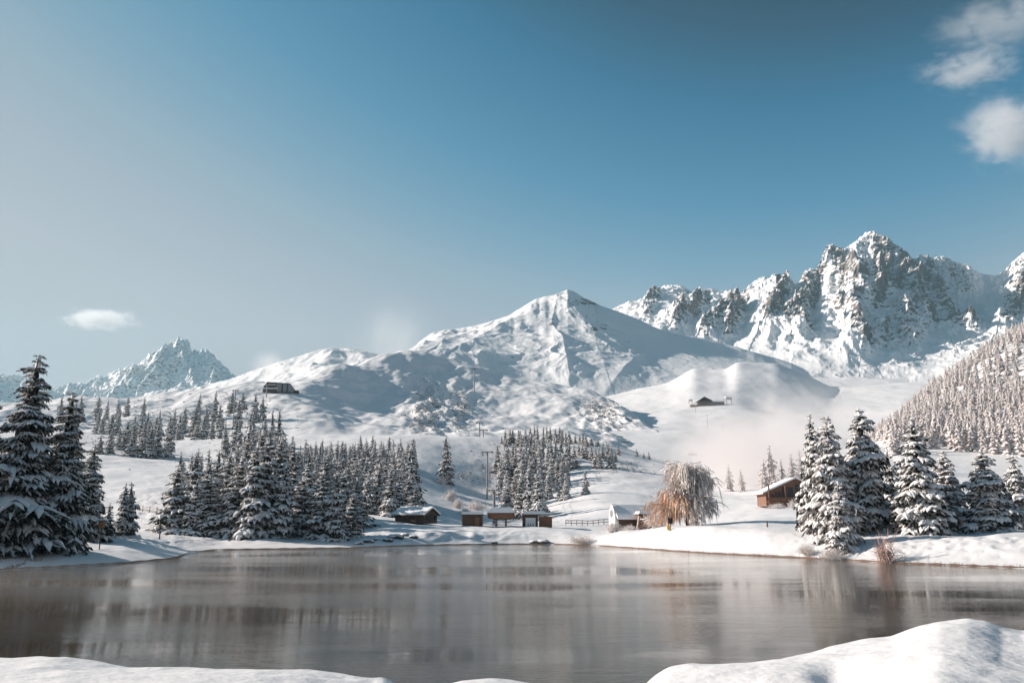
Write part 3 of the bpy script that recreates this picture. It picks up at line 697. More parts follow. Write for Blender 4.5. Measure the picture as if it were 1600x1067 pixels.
# forest on the right slope: the nearest ones singly, the rest as one mass
cand = []
rg = np.random.default_rng(77)
for _ in range(9000):
    px_ = rg.uniform(1310, 1760); D_ = 300 + 560*rg.random()**.8
    lim = float(tab([(1300,900),(1345,760),(1400,420),(1430,380),(1600,330),(1760,330)], px_))
    if D_ < lim*(1 if px_ > 1400 else .8): continue
    loc = at(px_, D_, ('forest_slope',))
    if loc is None: continue
    if any((c[0].x-loc.x)**2 + (c[0].y-loc.y)**2 < (4.2+D_*.003)**2 for c in cand): continue
    H = rg.uniform(10, 16); ppx, ppy = proj(loc.x, loc.y, loc.z)
    if ppy - H*F/loc.y*.2 > 765: continue
    cand.append((loc, H, ppx))
    if len(cand) > 1250: break
vis = sorted([c for c in cand if c[2] < 1605], key=lambda c: c[0].y)
near, rest = vis[:max(0, 296-NTREE-42)], []; print('NTREE', NTREE)
ids = set(id(c) for c in near); rest = [c for c in cand if id(c) not in ids]
for c in near:
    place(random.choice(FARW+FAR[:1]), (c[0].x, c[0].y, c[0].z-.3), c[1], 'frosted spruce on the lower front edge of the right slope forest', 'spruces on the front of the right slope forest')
def low_tree(rng, mats=None):
    mb = MB(); H = 13.0; R = 2.7
    for w in range(11):
        f = .05 + w/11*.9; rad = R*(1-f)**.7
        for q in range(5):
            az = rng.uniform(0, 2*PI); L = rad*rng.uniform(.6, 1.2); ca, sa = math.cos(az), math.sin(az); z0 = f*H + rng.uniform(-.4, .4)
            wd = max(.22, L*.42)
            a = np.array([[0, -wd*.3, .3], [0, wd*.3, .3], [L, wd, -.35*L], [L, -wd, -.35*L], [L*.75, 0, -.1*L+.28]])
            V = np.stack([a[:, 0]*ca - a[:, 1]*sa, a[:, 0]*sa + a[:, 1]*ca, a[:, 2]+z0], 1)
            mb.add(V, [(0, 1, 4, 4), (1, 2, 4, 4), (2, 3, 4, 4), (3, 0, 4, 4)], 0)
            V2 = V.copy(); V2[:, 2] -= .35; V2[:, :2] *= .92; mb.add(V2, [(0, 3, 2, 1)], 1)
    mb.tube([(0, 0, 0), (0, 0, H*.5), (0, 0, H)], [.35*R, .2*R, .02], 6, 1)
    return mb
lows = [low_tree(np.random.default_rng(600+i)) for i in range(5)]
lows = [(np.concatenate(m.V), np.concatenate(m.Q), np.concatenate(m.M)) for m in lows]
fm = MB()
for c in rest:
    V, Q, M = lows[rg.integers(5)]; k = c[1]/13; a = rg.uniform(0, 2*PI); ca, sa = math.cos(a), math.sin(a)
    V2 = np.stack([(V[:, 0]*ca - V[:, 1]*sa)*k*rg.uniform(.85, 1.25) + c[0].x, (V[:, 0]*sa + V[:, 1]*ca)*k + c[0].y, V[:, 2]*k + c[0].z - .3], 1)
    fm.V.append(V2); fm.Q.append(Q+fm.n); fm.M.append(M); fm.n += len(V2)
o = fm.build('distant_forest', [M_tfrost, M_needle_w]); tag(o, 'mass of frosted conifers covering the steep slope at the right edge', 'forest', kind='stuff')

# ------------------------------------------------------------ buildings
def mbo(name, mats, parent, *boxes, smooth=False):
    m = MB()
    for b in boxes: m.box(b[:3], b[3:6], b[6] if len(b) > 6 else 0)
    return m.build(name, mats, parent, smooth)
def gable(root, w, d, h, rise, over, axis='x', wall=M_wood, snow=.45, th=.16, roofm=M_wood):
    """walls w (x) by d (y); ridge along axis"""
    m = MB()
    if axis == 'x':
        m.poly([(-w/2, -d/2, 0), (-w/2, d/2, 0), (-w/2, d/2, h), (-w/2, 0, h+rise), (-w/2, -d/2, h)], w, (1, 0, 0))
    else:
        m.poly([(-w/2, -d/2, 0), (-w/2, -d/2, h), (0, -d/2, h+rise), (w/2, -d/2, h), (w/2, -d/2, 0)], d, (0, 1, 0))
    m.build('wall', wall, root)
    half = (d if axis == 'x' else w)/2; ln = (w if axis == 'x' else d) + 2*over; sl = rise/half; e = half + over
    def slab(z0, t, inset, nm, mat, par, smooth=False):
        mm = MB(); a = -ln/2+inset; L = ln-2*inset; ee = e-inset
        prof = [(-ee, h-sl*over+z0+sl*inset), (0, h+rise+z0), (ee, h-sl*over+z0+sl*inset), (ee, h-sl*over+z0+t+sl*inset), (ee*.5, h+rise*.5-sl*over*.5+z0+t*1.12), (0, h+rise+z0+t*.95), (-ee*.5, h+rise*.5-sl*over*.5+z0+t*1.12), (-ee, h-sl*over+z0+t+sl*inset)]
        n = len(prof); P3 = [((a, u, v) if axis == 'x' else (u, a, v)) for u, v in prof]; P4 = [((a+L, u, v) if axis == 'x' else (u, a+L, v)) for u, v in prof]
        V = P3+P4; Q = [(i, (i+1) % n, (i+1) % n+n, i+n) for i in range(n)]
        for o_ in (0, n):
            Q += [(o_+0, o_+1, o_+6, o_+7), (o_+1, o_+5, o_+6, o_+6), (o_+1, o_+2, o_+4, o_+5), (o_+2, o_+3, o_+4, o_+4)]
        mm.add(V, Q); return mm.build(nm, mat, par, smooth)
    rf = slab(.02, th, 0, 'roof', roofm, root)
    slab(.02+th+.01, snow, .02, 'snow_cover', M_rsnow, rf)
    return rf
def window(root, x, z, w, h, y, mull=1, frame=M_wood_b):
    f = MB(); t = .09
    f.box((x, y, z+h/2), (w+t*2, .08, t)); f.box((x, y, z-h/2), (w+t*2, .08, t))
    for k in range(mull+2):
        f.box((x-w/2+w*k/(mull+1), y, z), (t, .08, h-t))
    o = f.build('window', frame, root); g = MB(); g.box((x, y+.03, z), (w, .02, h-t)); g.build('pane', M_glass, o); return o
# log cabin
def root_at(name, px, D, rz, label, cat, sink=.1):
    l = at(px, D); return empty(name, (l.x, l.y, l.z-sink), rz, label, cat)
c = root_at('log_cabin', 650, 150, math.radians(-30), 'low log cabin with a snowy gable roof below the lakeside wood', 'cabin', .0)
gable(c, 6.6, 4.0, 1.6, 1.0, .45, 'x', M_wood, snow=.3)
m = MB(); m.box((3.34, 0.1, .85), (.06, .9, 1.7)); m.build('door', M_dark, c)
for yy in (-1.25, 1.2): m = MB(); m.box((3.34, yy, 1.05), (.06, .6, .7)); m.build('window', M_glass, c)
m = MB()
for xx in (-2.4, -.6, 1.4): m.box((xx, -2.03, .9), (.12, .06, 1.7))
m.build('post', M_wood_b, c)
# small shed
c = root_at('wooden_shed', 738, 155, 0.06, 'small dark wooden shed with a thick flat snow roof, left of the chairlift station', 'shed', .2)
m = MB(); m.box((0, 0, 1.1), (3.7, 2.8, 2.2)); m.build('wall', M_wood, c)
m = MB(); m.box((0, 0, 2.27), (4.3, 3.4, .12)); r = m.build('roof', M_wood, c); m = MB(); m.box((0, 0, 2.60), (4.2, 3.3, .52), top=.95); m.build('snow_cover', M_rsnow, r)
m = MB(); m.box((.9, -1.43, .95), (.8, .05, 1.7)); m.build('door', M_wood_b, c)
for xx in (-1.95, 1.95): m = MB(); m.box((xx, -1.5, 1.1), (.14, .14, 2.2)); m.build('post', M_wood_b, c)
# chairlift base station
c = root_at('chairlift_station', 783, 155, 0.0, 'chairlift base station with brown rounded drum under a snowy hipped roof', 'lift station', .2)
m = MB(); n = 24; prof = [(.55, 1.45), (.92, 1.65), (1.0, 2.1), (1.0, 2.55)]
for k in range(len(prof)-1):
    (a0, z0), (a1, z1) = prof[k], prof[k+1]; V = []
    for a, z in ((a0, z0), (a1, z1)):
        for q in range(n):
            t = 2*PI*q/n; V.append((2.6*a*math.copysign(abs(math.cos(t))**.6, math.cos(t)), 1.8*a*math.copysign(abs(math.sin(t))**.6, math.sin(t)), z))
    m.add(V, [(q, (q+1) % n, (q+1) % n+n, q+n) for q in range(n)])
m.box((0, 0, 1.47), (2.6, 1.8, .06)); m.build('drum', M_wood_b, c, True)
m = MB(); m.box((0, 0, 2.63), (5.5, 4.0, .12)); r = m.build('roof', M_wood, c)
m = MB(); m.box((0, 0, 3.22), (5.5, 4.0, 1.04), top=.62); m.build('snow_cover', M_rsnow, r)
for xx in (-.9, .9): m = MB(); m.box((xx, 0, .72), (.4, .5, 1.45)); m.build('column', M_steel, c)
m = MB(); m.box((0, .6, .5), (3.6, .12, .12)); m.box((0, .6, .95), (3.6, .12, .12)); m.build('barrier', M_steel, c)
# ticket hut
c = root_at('ticket_hut', 840, 156, -.05, 'reddish brown hut with a white door panel, right of the chairlift station', 'hut', .2)
m = MB(); m.box((-1.4, 0, 1.2), (2.9, 3, 2.4)); m.build('wall', M_wood, c)
m = MB(); m.box((1.52, .1, 1.05), (2.5, 2.6, 2.1)); m.build('side_wing', M_wood_b, c)
m = MB(); m.box((-1.3, -1.53, .95), (1.9, .06, 1.85)); d_ = m.build('door', M_white, c)
for xx in (-1.75, -1.3, -.85): m = MB(); m.box((xx, -1.57, .55), (.12, .03, .5)); m.build('slot', M_dark, d_)
m = MB(); m.box((0, 0, 2.46), (6.0, 3.6, .12)); r = m.build('roof', M_wood_b, c)
m = MB(); m.box((-.6, 0, 2.82), (4.6, 3.5, .6), top=.86); m.box((2.2, 0, 2.70), (1.5, 3.3, .36), top=.93); m.build('snow_cover', M_rsnow, r)
# chapel-like hut
c = root_at('chapel_hut', 990, 148, math.radians(9), 'long snow-roofed hut with a small pointed gable, left of the weeping tree', 'hut', .1)
gable(c, 6.6, 4.6, 2.3, 1.9, .4, 'x', M_wood, snow=.4)
m = MB(); m.poly([(-4.0, -2.0, .2), (-4.0, 2.0, .2), (-4.0, 2.0, 2.6), (-4.0, 1.5, 3.7), (-4.0, .8, 4.5), (-4.0, 0, 4.9), (-4.0, -.8, 4.5), (-4.0, -1.5, 3.7), (-4.0, -2.0, 2.6)], .7, (1, 0, 0)); g_ = m.build('gable_front', M_white, c)
for yy in (-.75, 0, .75): m = MB(); m.box((-4.02, yy, 3.2), (.04, .34, 1.5 if yy == 0 else 1.0)); m.build('window', M_dark, g_)
c = root_at('lean_to_shelter', 1012, 144.5, math.radians(6), 'dark open shelter with white rope garlands joined to the chapel-like hut', 'shelter', .1)
m = MB(); m.box((0, .6, 1.3), (3.4, 2.2, 2.6)); m.build('wall', M_wood_b, c)
m = MB(); m.box((.1, .4, 2.68), (3.9, 3.2, .14)); r = m.build('roof', M_wood, c); m = MB(); m.box((.1, .4, 3.0), (3.8, 3.1, .46), top=.9); m.build('snow_cover', M_rsnow, r)
m = MB(); ts = np.linspace(0, 1, 12)
m.tube([(-1.7+3.4*t, -.9, 2.4-1.3*math.sin(PI*t)) for t in ts], .07, 5); m.tube([(-1.75, -.9, 2.4), (-2.2, -.9, .2)], .08, 5); m.build('rope_garland', M_white, c)
# timber chalet
c = root_at('timber_chalet', 1236, 190, math.radians(-4), 'large orange timber chalet with big windows and a snowy gable roof', 'chalet', .2)
gable(c, 13.4, 9, 2.9, 3.0, .9, 'y', M_wood_o, snow=.35, roofm=M_wood_o)
for x_, w_, h_, z_ in ((-5.4, .9, 1.5, 1.95), (-4.0, 1.3, 1.9, 2.2), (-1.75, 2.5, 2.9, 2.75), (1.3, 2.7, 3.5, 3.1), (4.3, 2.3, 2.4, 2.6)): window(c, x_, z_, w_, h_, -4.56, 1, M_wood_o)
m = MB(); m.box((0, -5.3, .95), (13.0, 1.5, .15)); b_c = m.build('balcony', M_wood_b, c)
m = MB(); m.box((0, -6.0, 1.75), (13.0, .1, .14)); m.box((0, -6.0, 1.35), (13, .06, .4))
for k in range(9): m.box((-6.4+k*1.6, -6.0, 1.35), (.12, .12, .8))
m.build('railing', M_wood_o, b_c)
for xx in (-6.3, -2.6, 2.9): m = MB(); m.box((xx, -5.9, 2.9), (.26, .26, 3.4)); m.build('post', M_wood_o, c)
m = MB(); m.box((3.4, 1, 6.8), (.9, .9, 1.5)); ch = m.build('chimney', M_rockm, c); m = MB(); m.box((3.4, 1, 7.7), (1.0, 1.0, .28), top=.8); m.build('snow_cap', M_rsnow, ch)
# hilltop lift station
def hillloc(px, py, names=('mid_hill', 'snow_bowl')): return hit(px, py, names)
l = hillloc(440, 613) or at(440, 700)
k = l.y/F
c = empty('hilltop_lift_station', l - Vector((0, 0, 3.0*k)), math.radians(4), 'dark lift station with sloping roof on the crest of the left hill', 'lift station')
def hb(nm, mat, par, *bs):
    m = MB()
    for (x0, x1, z0, z1, d, tp) in bs: m.box(((x0+x1)/2*k, 0, (z0+z1)/2*k), ((x1-x0)*k, d*k, (z1-z0)*k), top=tp)
    return m.build(nm, mat, par)
m = MB(); m.poly([(-28*k, -7*k, 3*k), (-26*k, -7*k, 12*k), (-22*k, -7*k, 17*k), (-8*k, -7*k, 17*k), (-6*k, -7*k, 3*k)], 14*k, (0, 1, 0)); m.build('lift_house', M_wood, c)
hb('base', M_wood, c, (-26, 22, -4, 3.5, 13, .98)); m = MB(); m.poly([(-6*k, -7.3*k, 3*k), (-7*k, -7.3*k, 17*k), (14*k, -7.3*k, 15*k), (20*k, -7.3*k, 8*k), (20*k, -7.3*k, 3*k)], 14*k, (0, 1, 0)); m.build('hall', M_steel, c)
hb('side_annex', M_wood, c, (18, 27, -3, 6, 8, .9)); 
for x0 in (1, 9): hb('pillar', M_dark, c, (x0, x0+2, 3, 15.4, 14.9, 1))
m = MB(); m.poly([(-23*k, -7.6*k, 17.0*k), (-22*k, -7.6*k, 18.3*k), (13*k, -7.6*k, 16.6*k), (14.5*k, -7.6*k, 15.1*k)], 15*k, (0, 1, 0)); m.build('roof', M_dark, c)
hb('snow_ledge', M_rsnow, c, (-29, -5, 7.5, 8.8, 15.4, 1), (-24, -8, 13.8, 14.6, 14.6, 1))
# mountain restaurant group
l = hillloc(1104, 633) or at(1104, 1000); k = l.y/F
c = empty('mountain_restaurant', l, 0, 'dark gabled mountain restaurant out on the far snowfield', 'restaurant')
m = MB(); m.poly([(-14*k, -5*k, -1*k), (-14*k, -5*k, 6*k), (-4*k, -5*k, 12.5*k), (7*k, -5*k, 7*k), (7*k, -5*k, -1*k)], 10*k, (0, 1, 0)); m.build('wall', M_wood, c)
hb('wing', M_wood, c, (7.2, 27, -1, 4.5, 8, 1)); m = MB(); m.poly([(-16*k, -5.6*k, 5.6*k), (-4*k, -5.6*k, 13.6*k), (9*k, -5.6*k, 7*k), (9*k, -5.6*k, 6.2*k), (-4*k, -5.6*k, 12.6*k)], 11*k, (0, 1, 0)); m.build('roof', M_rsnow, c)
hb('wing_roof', M_rsnow, c, (7.4, 28, 4.8, 6.2, 9, .95)); hb('window', M_glass, c, (-9, 2, 2, 4.6, 10.4, 1)); hb('terrace', M_wood_b, c, (-26, -14, -3, .6, 6, 1))
for px_, sc_, lb in ((1079, 7, 'small white-legged lift frame left of the mountain restaurant'), (1139, 11, 'tall pale lift gantry right of the mountain restaurant')):
    l = hillloc(px_, 631) or at(px_, 1000); k = l.y/F; s_ = sc_*k
    c = empty('lift_gantry', l, .2, lb, 'lift gantry')
    for sx in (-.45, .45): m = MB(); m.box((sx*s_*.8, 0, s_*.4), (.07*s_, .2*s_, s_*.9)); m.build('leg', M_steel, c)
    m = MB(); m.box((0, 0, s_*.75), (.8*s_, .4*s_, .14*s_)); m.build('crossbar', M_steel, c); m = MB(); m.box((0, 0, s_*.97), (1.1*s_, .5*s_, .10*s_)); m.build('roof', M_rsnow, c)
# buried shelter
l = hillloc(1082, 711); 
if l:
    k = l.y/F; c = empty('buried_shelter', l, .1, 'low snow-buried shelter on the open slope above the weeping tree', 'shelter')
    m = MB(); m.box((0, 0, 1.0*k), (13*k, 5*k, 2.4*k)); m.build('wall', M_wood_b, c); m = MB(); m.box((0, 0, 3.1*k), (17*k, 7*k, 1.5*k), top=.85); m.build('roof', M_rsnow, c)
l = hillloc(977, 692)
if l:
    k = l.y/F; c = empty('piste_groomer', l, 0, 'tiny dark snow vehicle parked on the bright piste', 'vehicle')
    m = MB(); m.box((-2*k, 0, 1.0*k), (5*k, 2.6*k, 1.6*k)); m.build('cabin', M_dark, c); m = MB(); m.box((2.8*k, 0, .7*k), (4*k, 2.4*k, .9*k)); m.build('load_bed', M_wood_b, c); m = MB(); m.box((0, 0, .1*k), (9*k, 2.8*k, .5*k)); m.build('track', M_black, c)

# ------------------------------------------------------------ pylons and poles
def pylon(px, base, top, D, label, arm=9, group='chairlift pylons', wheels=True, names=('snowy_ground', 'mid_hill', 'snow_bowl')):
    l = hit(px, base, names) if D is None else at(px, D, names)
    if l is None: return None
    k = l.y/F; H = ztop(px, top, l.y)-l.z
    c = empty('lift_pylon', l, random.uniform(-.1, .1), label, 'pylon', group)
    m = MB(); m.tube([(0, 0, -1), (0, 0, H)], [max(.34, 1.0*k), max(.26, .8*k)], 8); m.build('mast', M_steel, c, True)
    m = MB(); m.box((0, 0, H), (arm*2*k, 1.1*k, 1.3*k)); m.build('crossarm', M_steel, c)
    for s_ in (-1, 1):
        m = MB(); m.box((s_*arm*.82*k, 0, H-.9*k), (arm*.42*k, 2.4*k, .8*k)); m.build('roller_train', M_steel, c)
        m = MB(); m.box((s_*arm*.82*k, 0, H+.7*k), (arm*.5*k, 1.0*k, .45*k)); m.build('snow_cap', M_rsnow, c)
    return c, H
py1 = pylon(772, 0, 766, 180, 'nearest chairlift pylon rising behind the chairlift station', 9)
py2 = pylon(761, 0, 706, 290, 'tall T-shaped pylon on the slope, second in the line above the station', 9)
py3 = pylon(755, 0, 672, 420, 'third pylon of the line above the station, against the shaded hill', 7)
py4 = pylon(749, 0, 660, 520, 'fourth, smaller pylon of the line above the station', 6)
py5 = pylon(741, 612, 576, None, 'faint tall pylon on the shaded flank of the central mountain', 3.5)
py6 = pylon(364, 0, 610, 560, 'lone T-shaped pylon among the spruces on the left hill', 4.5)
py7 = pylon(416, 621, 601, None, 'short pylon just in front of the hilltop lift station', 2.2)
for px_, b_, t_, lb in ((1106, 672, 648, 'slim pole on the piste, leftmost of three in a descending line'), (1130, 687, 664, 'slim pole on the piste, middle one of three in a descending line'), (1159, 703, 679, 'slim pole on the piste, lowest of three in a descending line'), (1087, 645, 632, 'short pole just below the mountain restaurant')):
    l = hillloc(px_, b_)
    if l:
        k = l.y/F; H = ztop(px_, t_, l.y)-l.z; c = empty('piste_pole', l, 0, lb, 'pole', 'poles on the piste')
        m = MB(); m.tube([(0, 0, -1), (0, 0, H)], [.45*k, .38*k], 6); m.build('mast', M_steel, c); m = MB(); m.box((0, 0, H*.98), (2.2*k, .5*k, .5*k)); m.build('crossarm', M_steel, c)
# cables of the chairlift, from mast to mast
def cable(A, B, off_, name='lift_cable', label=None, r=.05):
    a = A[0].location + Vector((off_, 0, A[1])); b = B[0].location + Vector((off_, 0, B[1])); m = MB(); n_ = 16
    m.tube([tuple(a.lerp(b, t) - Vector((0, 0, 4*t*(1-t)*(b-a).length*.02))) for t in np.linspace(0, 1, n_)], r, 4)
    o = m.build(name, M_steel); tag(o, label, 'cable', 'chairlift cables'); return o
if py1 and py2 and py3:
    cable(py1, py2, -1.4, label='left lift cable between the nearest and the second pylon', r=.03); cable(py1, py2, 1.4, label='right lift cable between the nearest and the second pylon', r=.03)
    cable(py2, py3, -2.0, label='left lift cable between the second and the third pylon', r=.035); cable(py2, py3, 2.0, label='right lift cable between the second and the third pylon', r=.035)
if py6:
    a = py6[0].location + Vector((0, 0, py6[1])); m = MB(); e = Vector(tuple(float(v) for v in P(-60, 672, 380)))
    m.tube([tuple(a.lerp(e, t) - Vector((0, 0, 4*t*(1-t)*9))) for t in np.linspace(0, 1, 24)], .09, 4)
    tag(m.build('lift_cable', M_white), 'snowy lift cable sagging across the left hill in front of the spruces', 'cable')

# ------------------------------------------------------------ lamp, sign, fence, posts
l = hit(155, 858); k = l.y/F; H = ztop(155, 812, l.y)-l.z
c = empty('lamp_post', l, 0, 'lamp post with a square brown lantern on the left shore', 'lamp post')
m = MB(); m.tube([(0, 0, -.4), (0, 0, H*.74)], [.06, .045], 8); m.build('post', M_black, c)
m = MB(); m.box((0, 0, H*.84), (.42, .42, .62), top=1.15); lt = m.build('lantern', M_wood_b, c)
m = MB(); m.box((0, 0, H*.84+.37), (.62, .62, .10)); m.box((0, 0, H*.84+.48), (.56, .56, .14), 1, top=.7); m.build('lantern_roof', [M_black, M_rsnow], lt)
l = hit(1048, 828); H = ztop(1048, 808, l.y)-l.z
c = empty('sign_post', l, 0, 'black sign on short post, yellow box at its foot, in front of weeping tree', 'sign')
m = MB(); m.box((0, 0, H*.35), (.10, .10, H*.9)); m.build('post', M_black, c)
m = MB(); m.box((0, -.06, H*.72), (.62, .10, .72)); m.box((-.22, -.06, H*.72+.42), (.16, .1, .14)); m.box((.2, -.06, H*.72+.42), (.2, .1, .14)); m.build('board', M_black, c)
m = MB(); m.box((-.28, .1, .3), (.36, .3, .62)); m.build('yellow_box', M_yellow, c)
for px_, py_, t_, lb in ((1199, 823, 814, 'short dark marker post in the snow left of the big right spruces'), (249, 842, 832, 'short dark post in the shaded snow right of the lamp post'),
                         (1054, 728, 719, 'tiny dark post above the weeping tree, left one of two'), (1097, 727, 719, 'tiny dark post above the weeping tree, right one of two')):
    l = hit(px_, py_)
    if l: H = ztop(px_, t_, l.y)-l.z; m = MB(); m.tube([(0, 0, -.3), (0, 0, H)], [.10, .08], 8); m.box((0, 0, H+.03), (.2, .2, .06)); o = m.build('marker_post', M_wood); o.location = l; tag(o, lb, 'post')
def fence(x0, x1, D0, D1, n, H, label):
    a = at(x0, D0); b = at(x1, D1); c = empty('rail_fence', a, 0, label, 'fence'); pr_ = []
    for i in range(n+1):
        t = i/n; x = a.x+(b.x-a.x)*t; y = a.y+(b.y-a.y)*t; z = ground(x, y); q = (x-a.x, y-a.y, z-a.z); pr_.append(q)
        m = MB(); m.box((q[0], q[1], q[2]+H/2-.1), (.12, .12, H+.2)); m.box((q[0], q[1], q[2]+H+.06), (.18, .18, .12), 1); m.build('post', [M_wood_b, M_rsnow], c)
    for hh in (.45, .9):
        m = MB(); m.tube([(q[0], q[1]-.07, q[2]+H*hh) for q in pr_], .05, 4); m.tube([(q[0], q[1]-.07, q[2]+H*hh+.07) for q in pr_], .045, 4, 1); m.build('rail', [M_wood_b, M_rsnow], c)
fence(884, 952, 165, 168, 8, 1.1, 'snowy rail fence across the field left of the chapel-like hut')
fence(212, 268, 170, 160, 5, 1.2, 'thin rail fence on the sunlit slope beside the lakeside wood')

# ------------------------------------------------------------ weeping tree and shrubs
def weeping(px, base, top, hw, label, D):
    l = at(px, D); k = l.y/F; H = ztop(px, top, l.y)-l.z; R = hw*k; rng = np.random.default_rng(5)
    c = empty('weeping_tree', (l.x, l.y, l.z-.1), 0, label, 'tree')
    m = MB(); m.tube([(0, 0, -.3), (.1, 0, H*.25), (0, .1, H*.55), (.1, 0, H*.9)], [.26, .21, .15, .03], 8)
    limbs = []
    for i in range(54):
        az = 2*PI*i/54*3 + rng.uniform(-.3, .3); f = rng.uniform(.16, .95); ro = R*rng.uniform(.4, 1.0)*(1.28-f*.8); up = H*rng.uniform(.02, .16)
        p0 = np.array([0, 0, H*f]); p1 = np.array([math.cos(az)*ro*.55, math.sin(az)*ro*.55, H*f+up]); p2 = np.array([math.cos(az)*ro, math.sin(az)*ro, H*f+up*.35])
        pts = [p0*(1-t)**2 + p1*2*t*(1-t) + p2*t*t for t in np.linspace(0, 1, 6)]; m.tube(pts, np.linspace(.08, .02, 6), 5); limbs.append(pts)
    m.build('trunk', M_bark, c, True)
    cr_ = MB(); lv = MB()
    for pts in limbs:
        for s_ in range(85):
            t = rng.uniform(.2, 1); i0 = min(4, int(t*5)); q = pts[i0]*(1-(t*5-i0)) + pts[i0+1]*(t*5-i0) if i0 < 5 else pts[-1]
            q = q + rng.normal(0, .5, 3)*np.array([1, 1, .8]); ln = rng.uniform(.6, 3.1)*min(1, (q[2])/2.5+.2); o_ = q[:2]/(np.linalg.norm(q[:2])+.1)*rng.uniform(.05, .9)
            u = np.linspace(0, 1, 5)[:, None]; p = q + np.concatenate([o_*u**.7 + rng.normal(0, .03, (5, 2)), -ln*u**1.3 + .25*u], 1); p[:, 2] = np.maximum(p[:, 2], .1)
            if rng.random() < .55:
                e = np.array([*(q[:2]/(np.linalg.norm(q[:2])+.3)), rng.uniform(-.9, .5)])*rng.uniform(.4, 1.5) + rng.normal(0, .25, 3)
                p = q + e*u + np.array([0, 0, -.35])*u*u + rng.normal(0, .05, (5, 3)); p[:, 2] = np.maximum(p[:, 2], .1)
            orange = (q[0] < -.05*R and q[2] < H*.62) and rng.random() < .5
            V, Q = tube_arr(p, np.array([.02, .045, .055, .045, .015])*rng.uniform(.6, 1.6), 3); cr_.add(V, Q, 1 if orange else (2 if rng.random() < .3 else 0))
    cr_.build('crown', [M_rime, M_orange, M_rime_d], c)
    return c
weeping(1074, 828, 730, 63, 'frosted weeping tree with orange leaves on its left side, behind the lake bank', 118)
def bush(px, base, hpx, wpx, label, mat, D=None, n=180, name='frosted_bush', group=None, thick=.03, up=.9):
    l = at(px, D) if D else hit(px, base)
    if l is None: return
    k = l.y/F; H = hpx*k; R = wpx*k; rng = np.random.default_rng(int(px*7+base)); m = MB()
    for i in range(n):
        az = rng.uniform(0, 2*PI); el_ = rng.uniform(.15, 1.0)**up*PI/2; b0 = rng.normal(0, R*.18, 2); ln = rng.uniform(.55, 1)
        tip = np.array([math.cos(az)*math.cos(el_)*R, math.sin(az)*math.cos(el_)*R, max(.15, math.sin(el_))*H])*ln
        u = np.linspace(0, 1, 4)[:, None]; p = np.concatenate([b0, [0]]) + tip*u + rng.normal(0, .05*H, (4, 3))*u; p[0, 2] = -.1
        V, Q = tube_arr(p, np.array([1, .9, .8, .3])*thick*max(1, H/2), 3); m.add(V, Q)
        for _ in range(3):
            q = p[rng.integers(1, 4)]; e = rng.normal(0, .22*H, 3); V, Q = tube_arr(np.stack([q, q+e*.5, q+e]), np.array([.8, .7, .2])*thick*max(1, H/2), 3); m.add(V, Q)
    o = m.build(name, mat); o.location = l; tag(o, label, 'bush', group)
bush(1383, 880, 44, 24, 'pinkish leafless bush on the right bank at the water edge', M_pinktwig, n=70, thick=.018, name='bare_bush')
bush(704, 742, 16, 11, 'round frosted bush on the sunlit slope, upper one of two', M_rime, D=265)
bush(715, 755, 14, 10, 'round frosted bush on the sunlit slope, lower one of two', M_rime, D=250)
bush(690, 715, 12, 11, 'dusky frosted bush beside the lone slim spruce on the sunlit slope', M_rime, D=295)
bush(727, 768, 11, 13, 'dark snowy bush at the edge of the blue shadow', M_rime, D=235)
bush(742, 752, 14, 20, 'wide frosted bush below the second lift pylon', M_rime, D=255)
bush(958, 815, 16, 13, 'white frosted bush in front of the chapel-like hut', M_tfrost, D=140)
bush(984, 820, 9, 16, 'low frosted bush in front of the dark shelter', M_rime, D=138)
bush(1300, 834, 20, 26, 'frosty undergrowth at the foot of the small bushy spruce', M_rime, D=82, thick=.02)
bush(1262, 832, 14, 16, 'low frosty bush at the left foot of the chalet-side spruce', M_rime, D=86, thick=.02)
bush(910, 832, 12, 26, 'grey snowy shrub patch in the hollow by the far shore', M_rime, D=128, thick=.022)
bush(1215, 792, 8, 18, 'snowy shrubs under the chalet balcony', M_tfrost, D=178)
bush(1240, 790, 11, 8, 'upright snowy shrub in front of the chalet balcony', M_tfrost, D=176)
bush(1028, 790, 36, 16, 'frosted shrub behind the left side of the weeping tree', M_rime, D=135)
# speckle of half-buried shrubs, twigs and boulders on the hills
def scatter(name, label, regions, n, names, mats, size, seed):
    rng = np.random.default_rng(seed); m = MB()
    for _ in range(n):
        c_ = regions[rng.integers(len(regions))]; px_ = rng.normal(c_[0], c_[2]); py_ = rng.normal(c_[1], c_[3]); l = hit(px_, py_, names)
        if l is None: continue
        s_ = size*(.5+rng.random())*(l.y/F)
        for q in range(5):
            e = rng.normal(0, 1, (3, 3))*s_*np.array([1, 1, .8]); e[:, 2] = np.abs(e[:, 2]); m.add(e + np.array(l), [(0, 1, 2, 2)], rng.integers(2))
    o = m.build(name, mats); tag(o, label, 'shrubs', kind='stuff')
scatter('hillside_shrubs', 'scattered half-buried shrubs and brush on the shaded hillside', [(668,625,12,18),(690,650,28,18),(720,640,10,18),(660,660,16,10),(950,655,22,14),(935,640,14,8)], 1900, ('mid_hill',), [M_rime, M_needle_f], .9, 3)
scatter('hill_brush', 'low snowy brush between the spruces of the left hill', [(240,660,60,22),(330,650,40,20),(180,690,25,10),(390,640,30,14)], 900, ('mid_hill', 'snowy_ground'), [M_rime, M_needle_f], 1.0, 4)
scatter('slope_brush', 'frosted brush around the lift pylons', [(770,725,24,18),(800,770,25,10),(725,745,20,8),(960,730,40,8),(270,800,25,12)], 800, ('snowy_ground',), [M_tfrost, M_needle_f], 1.0, 6)
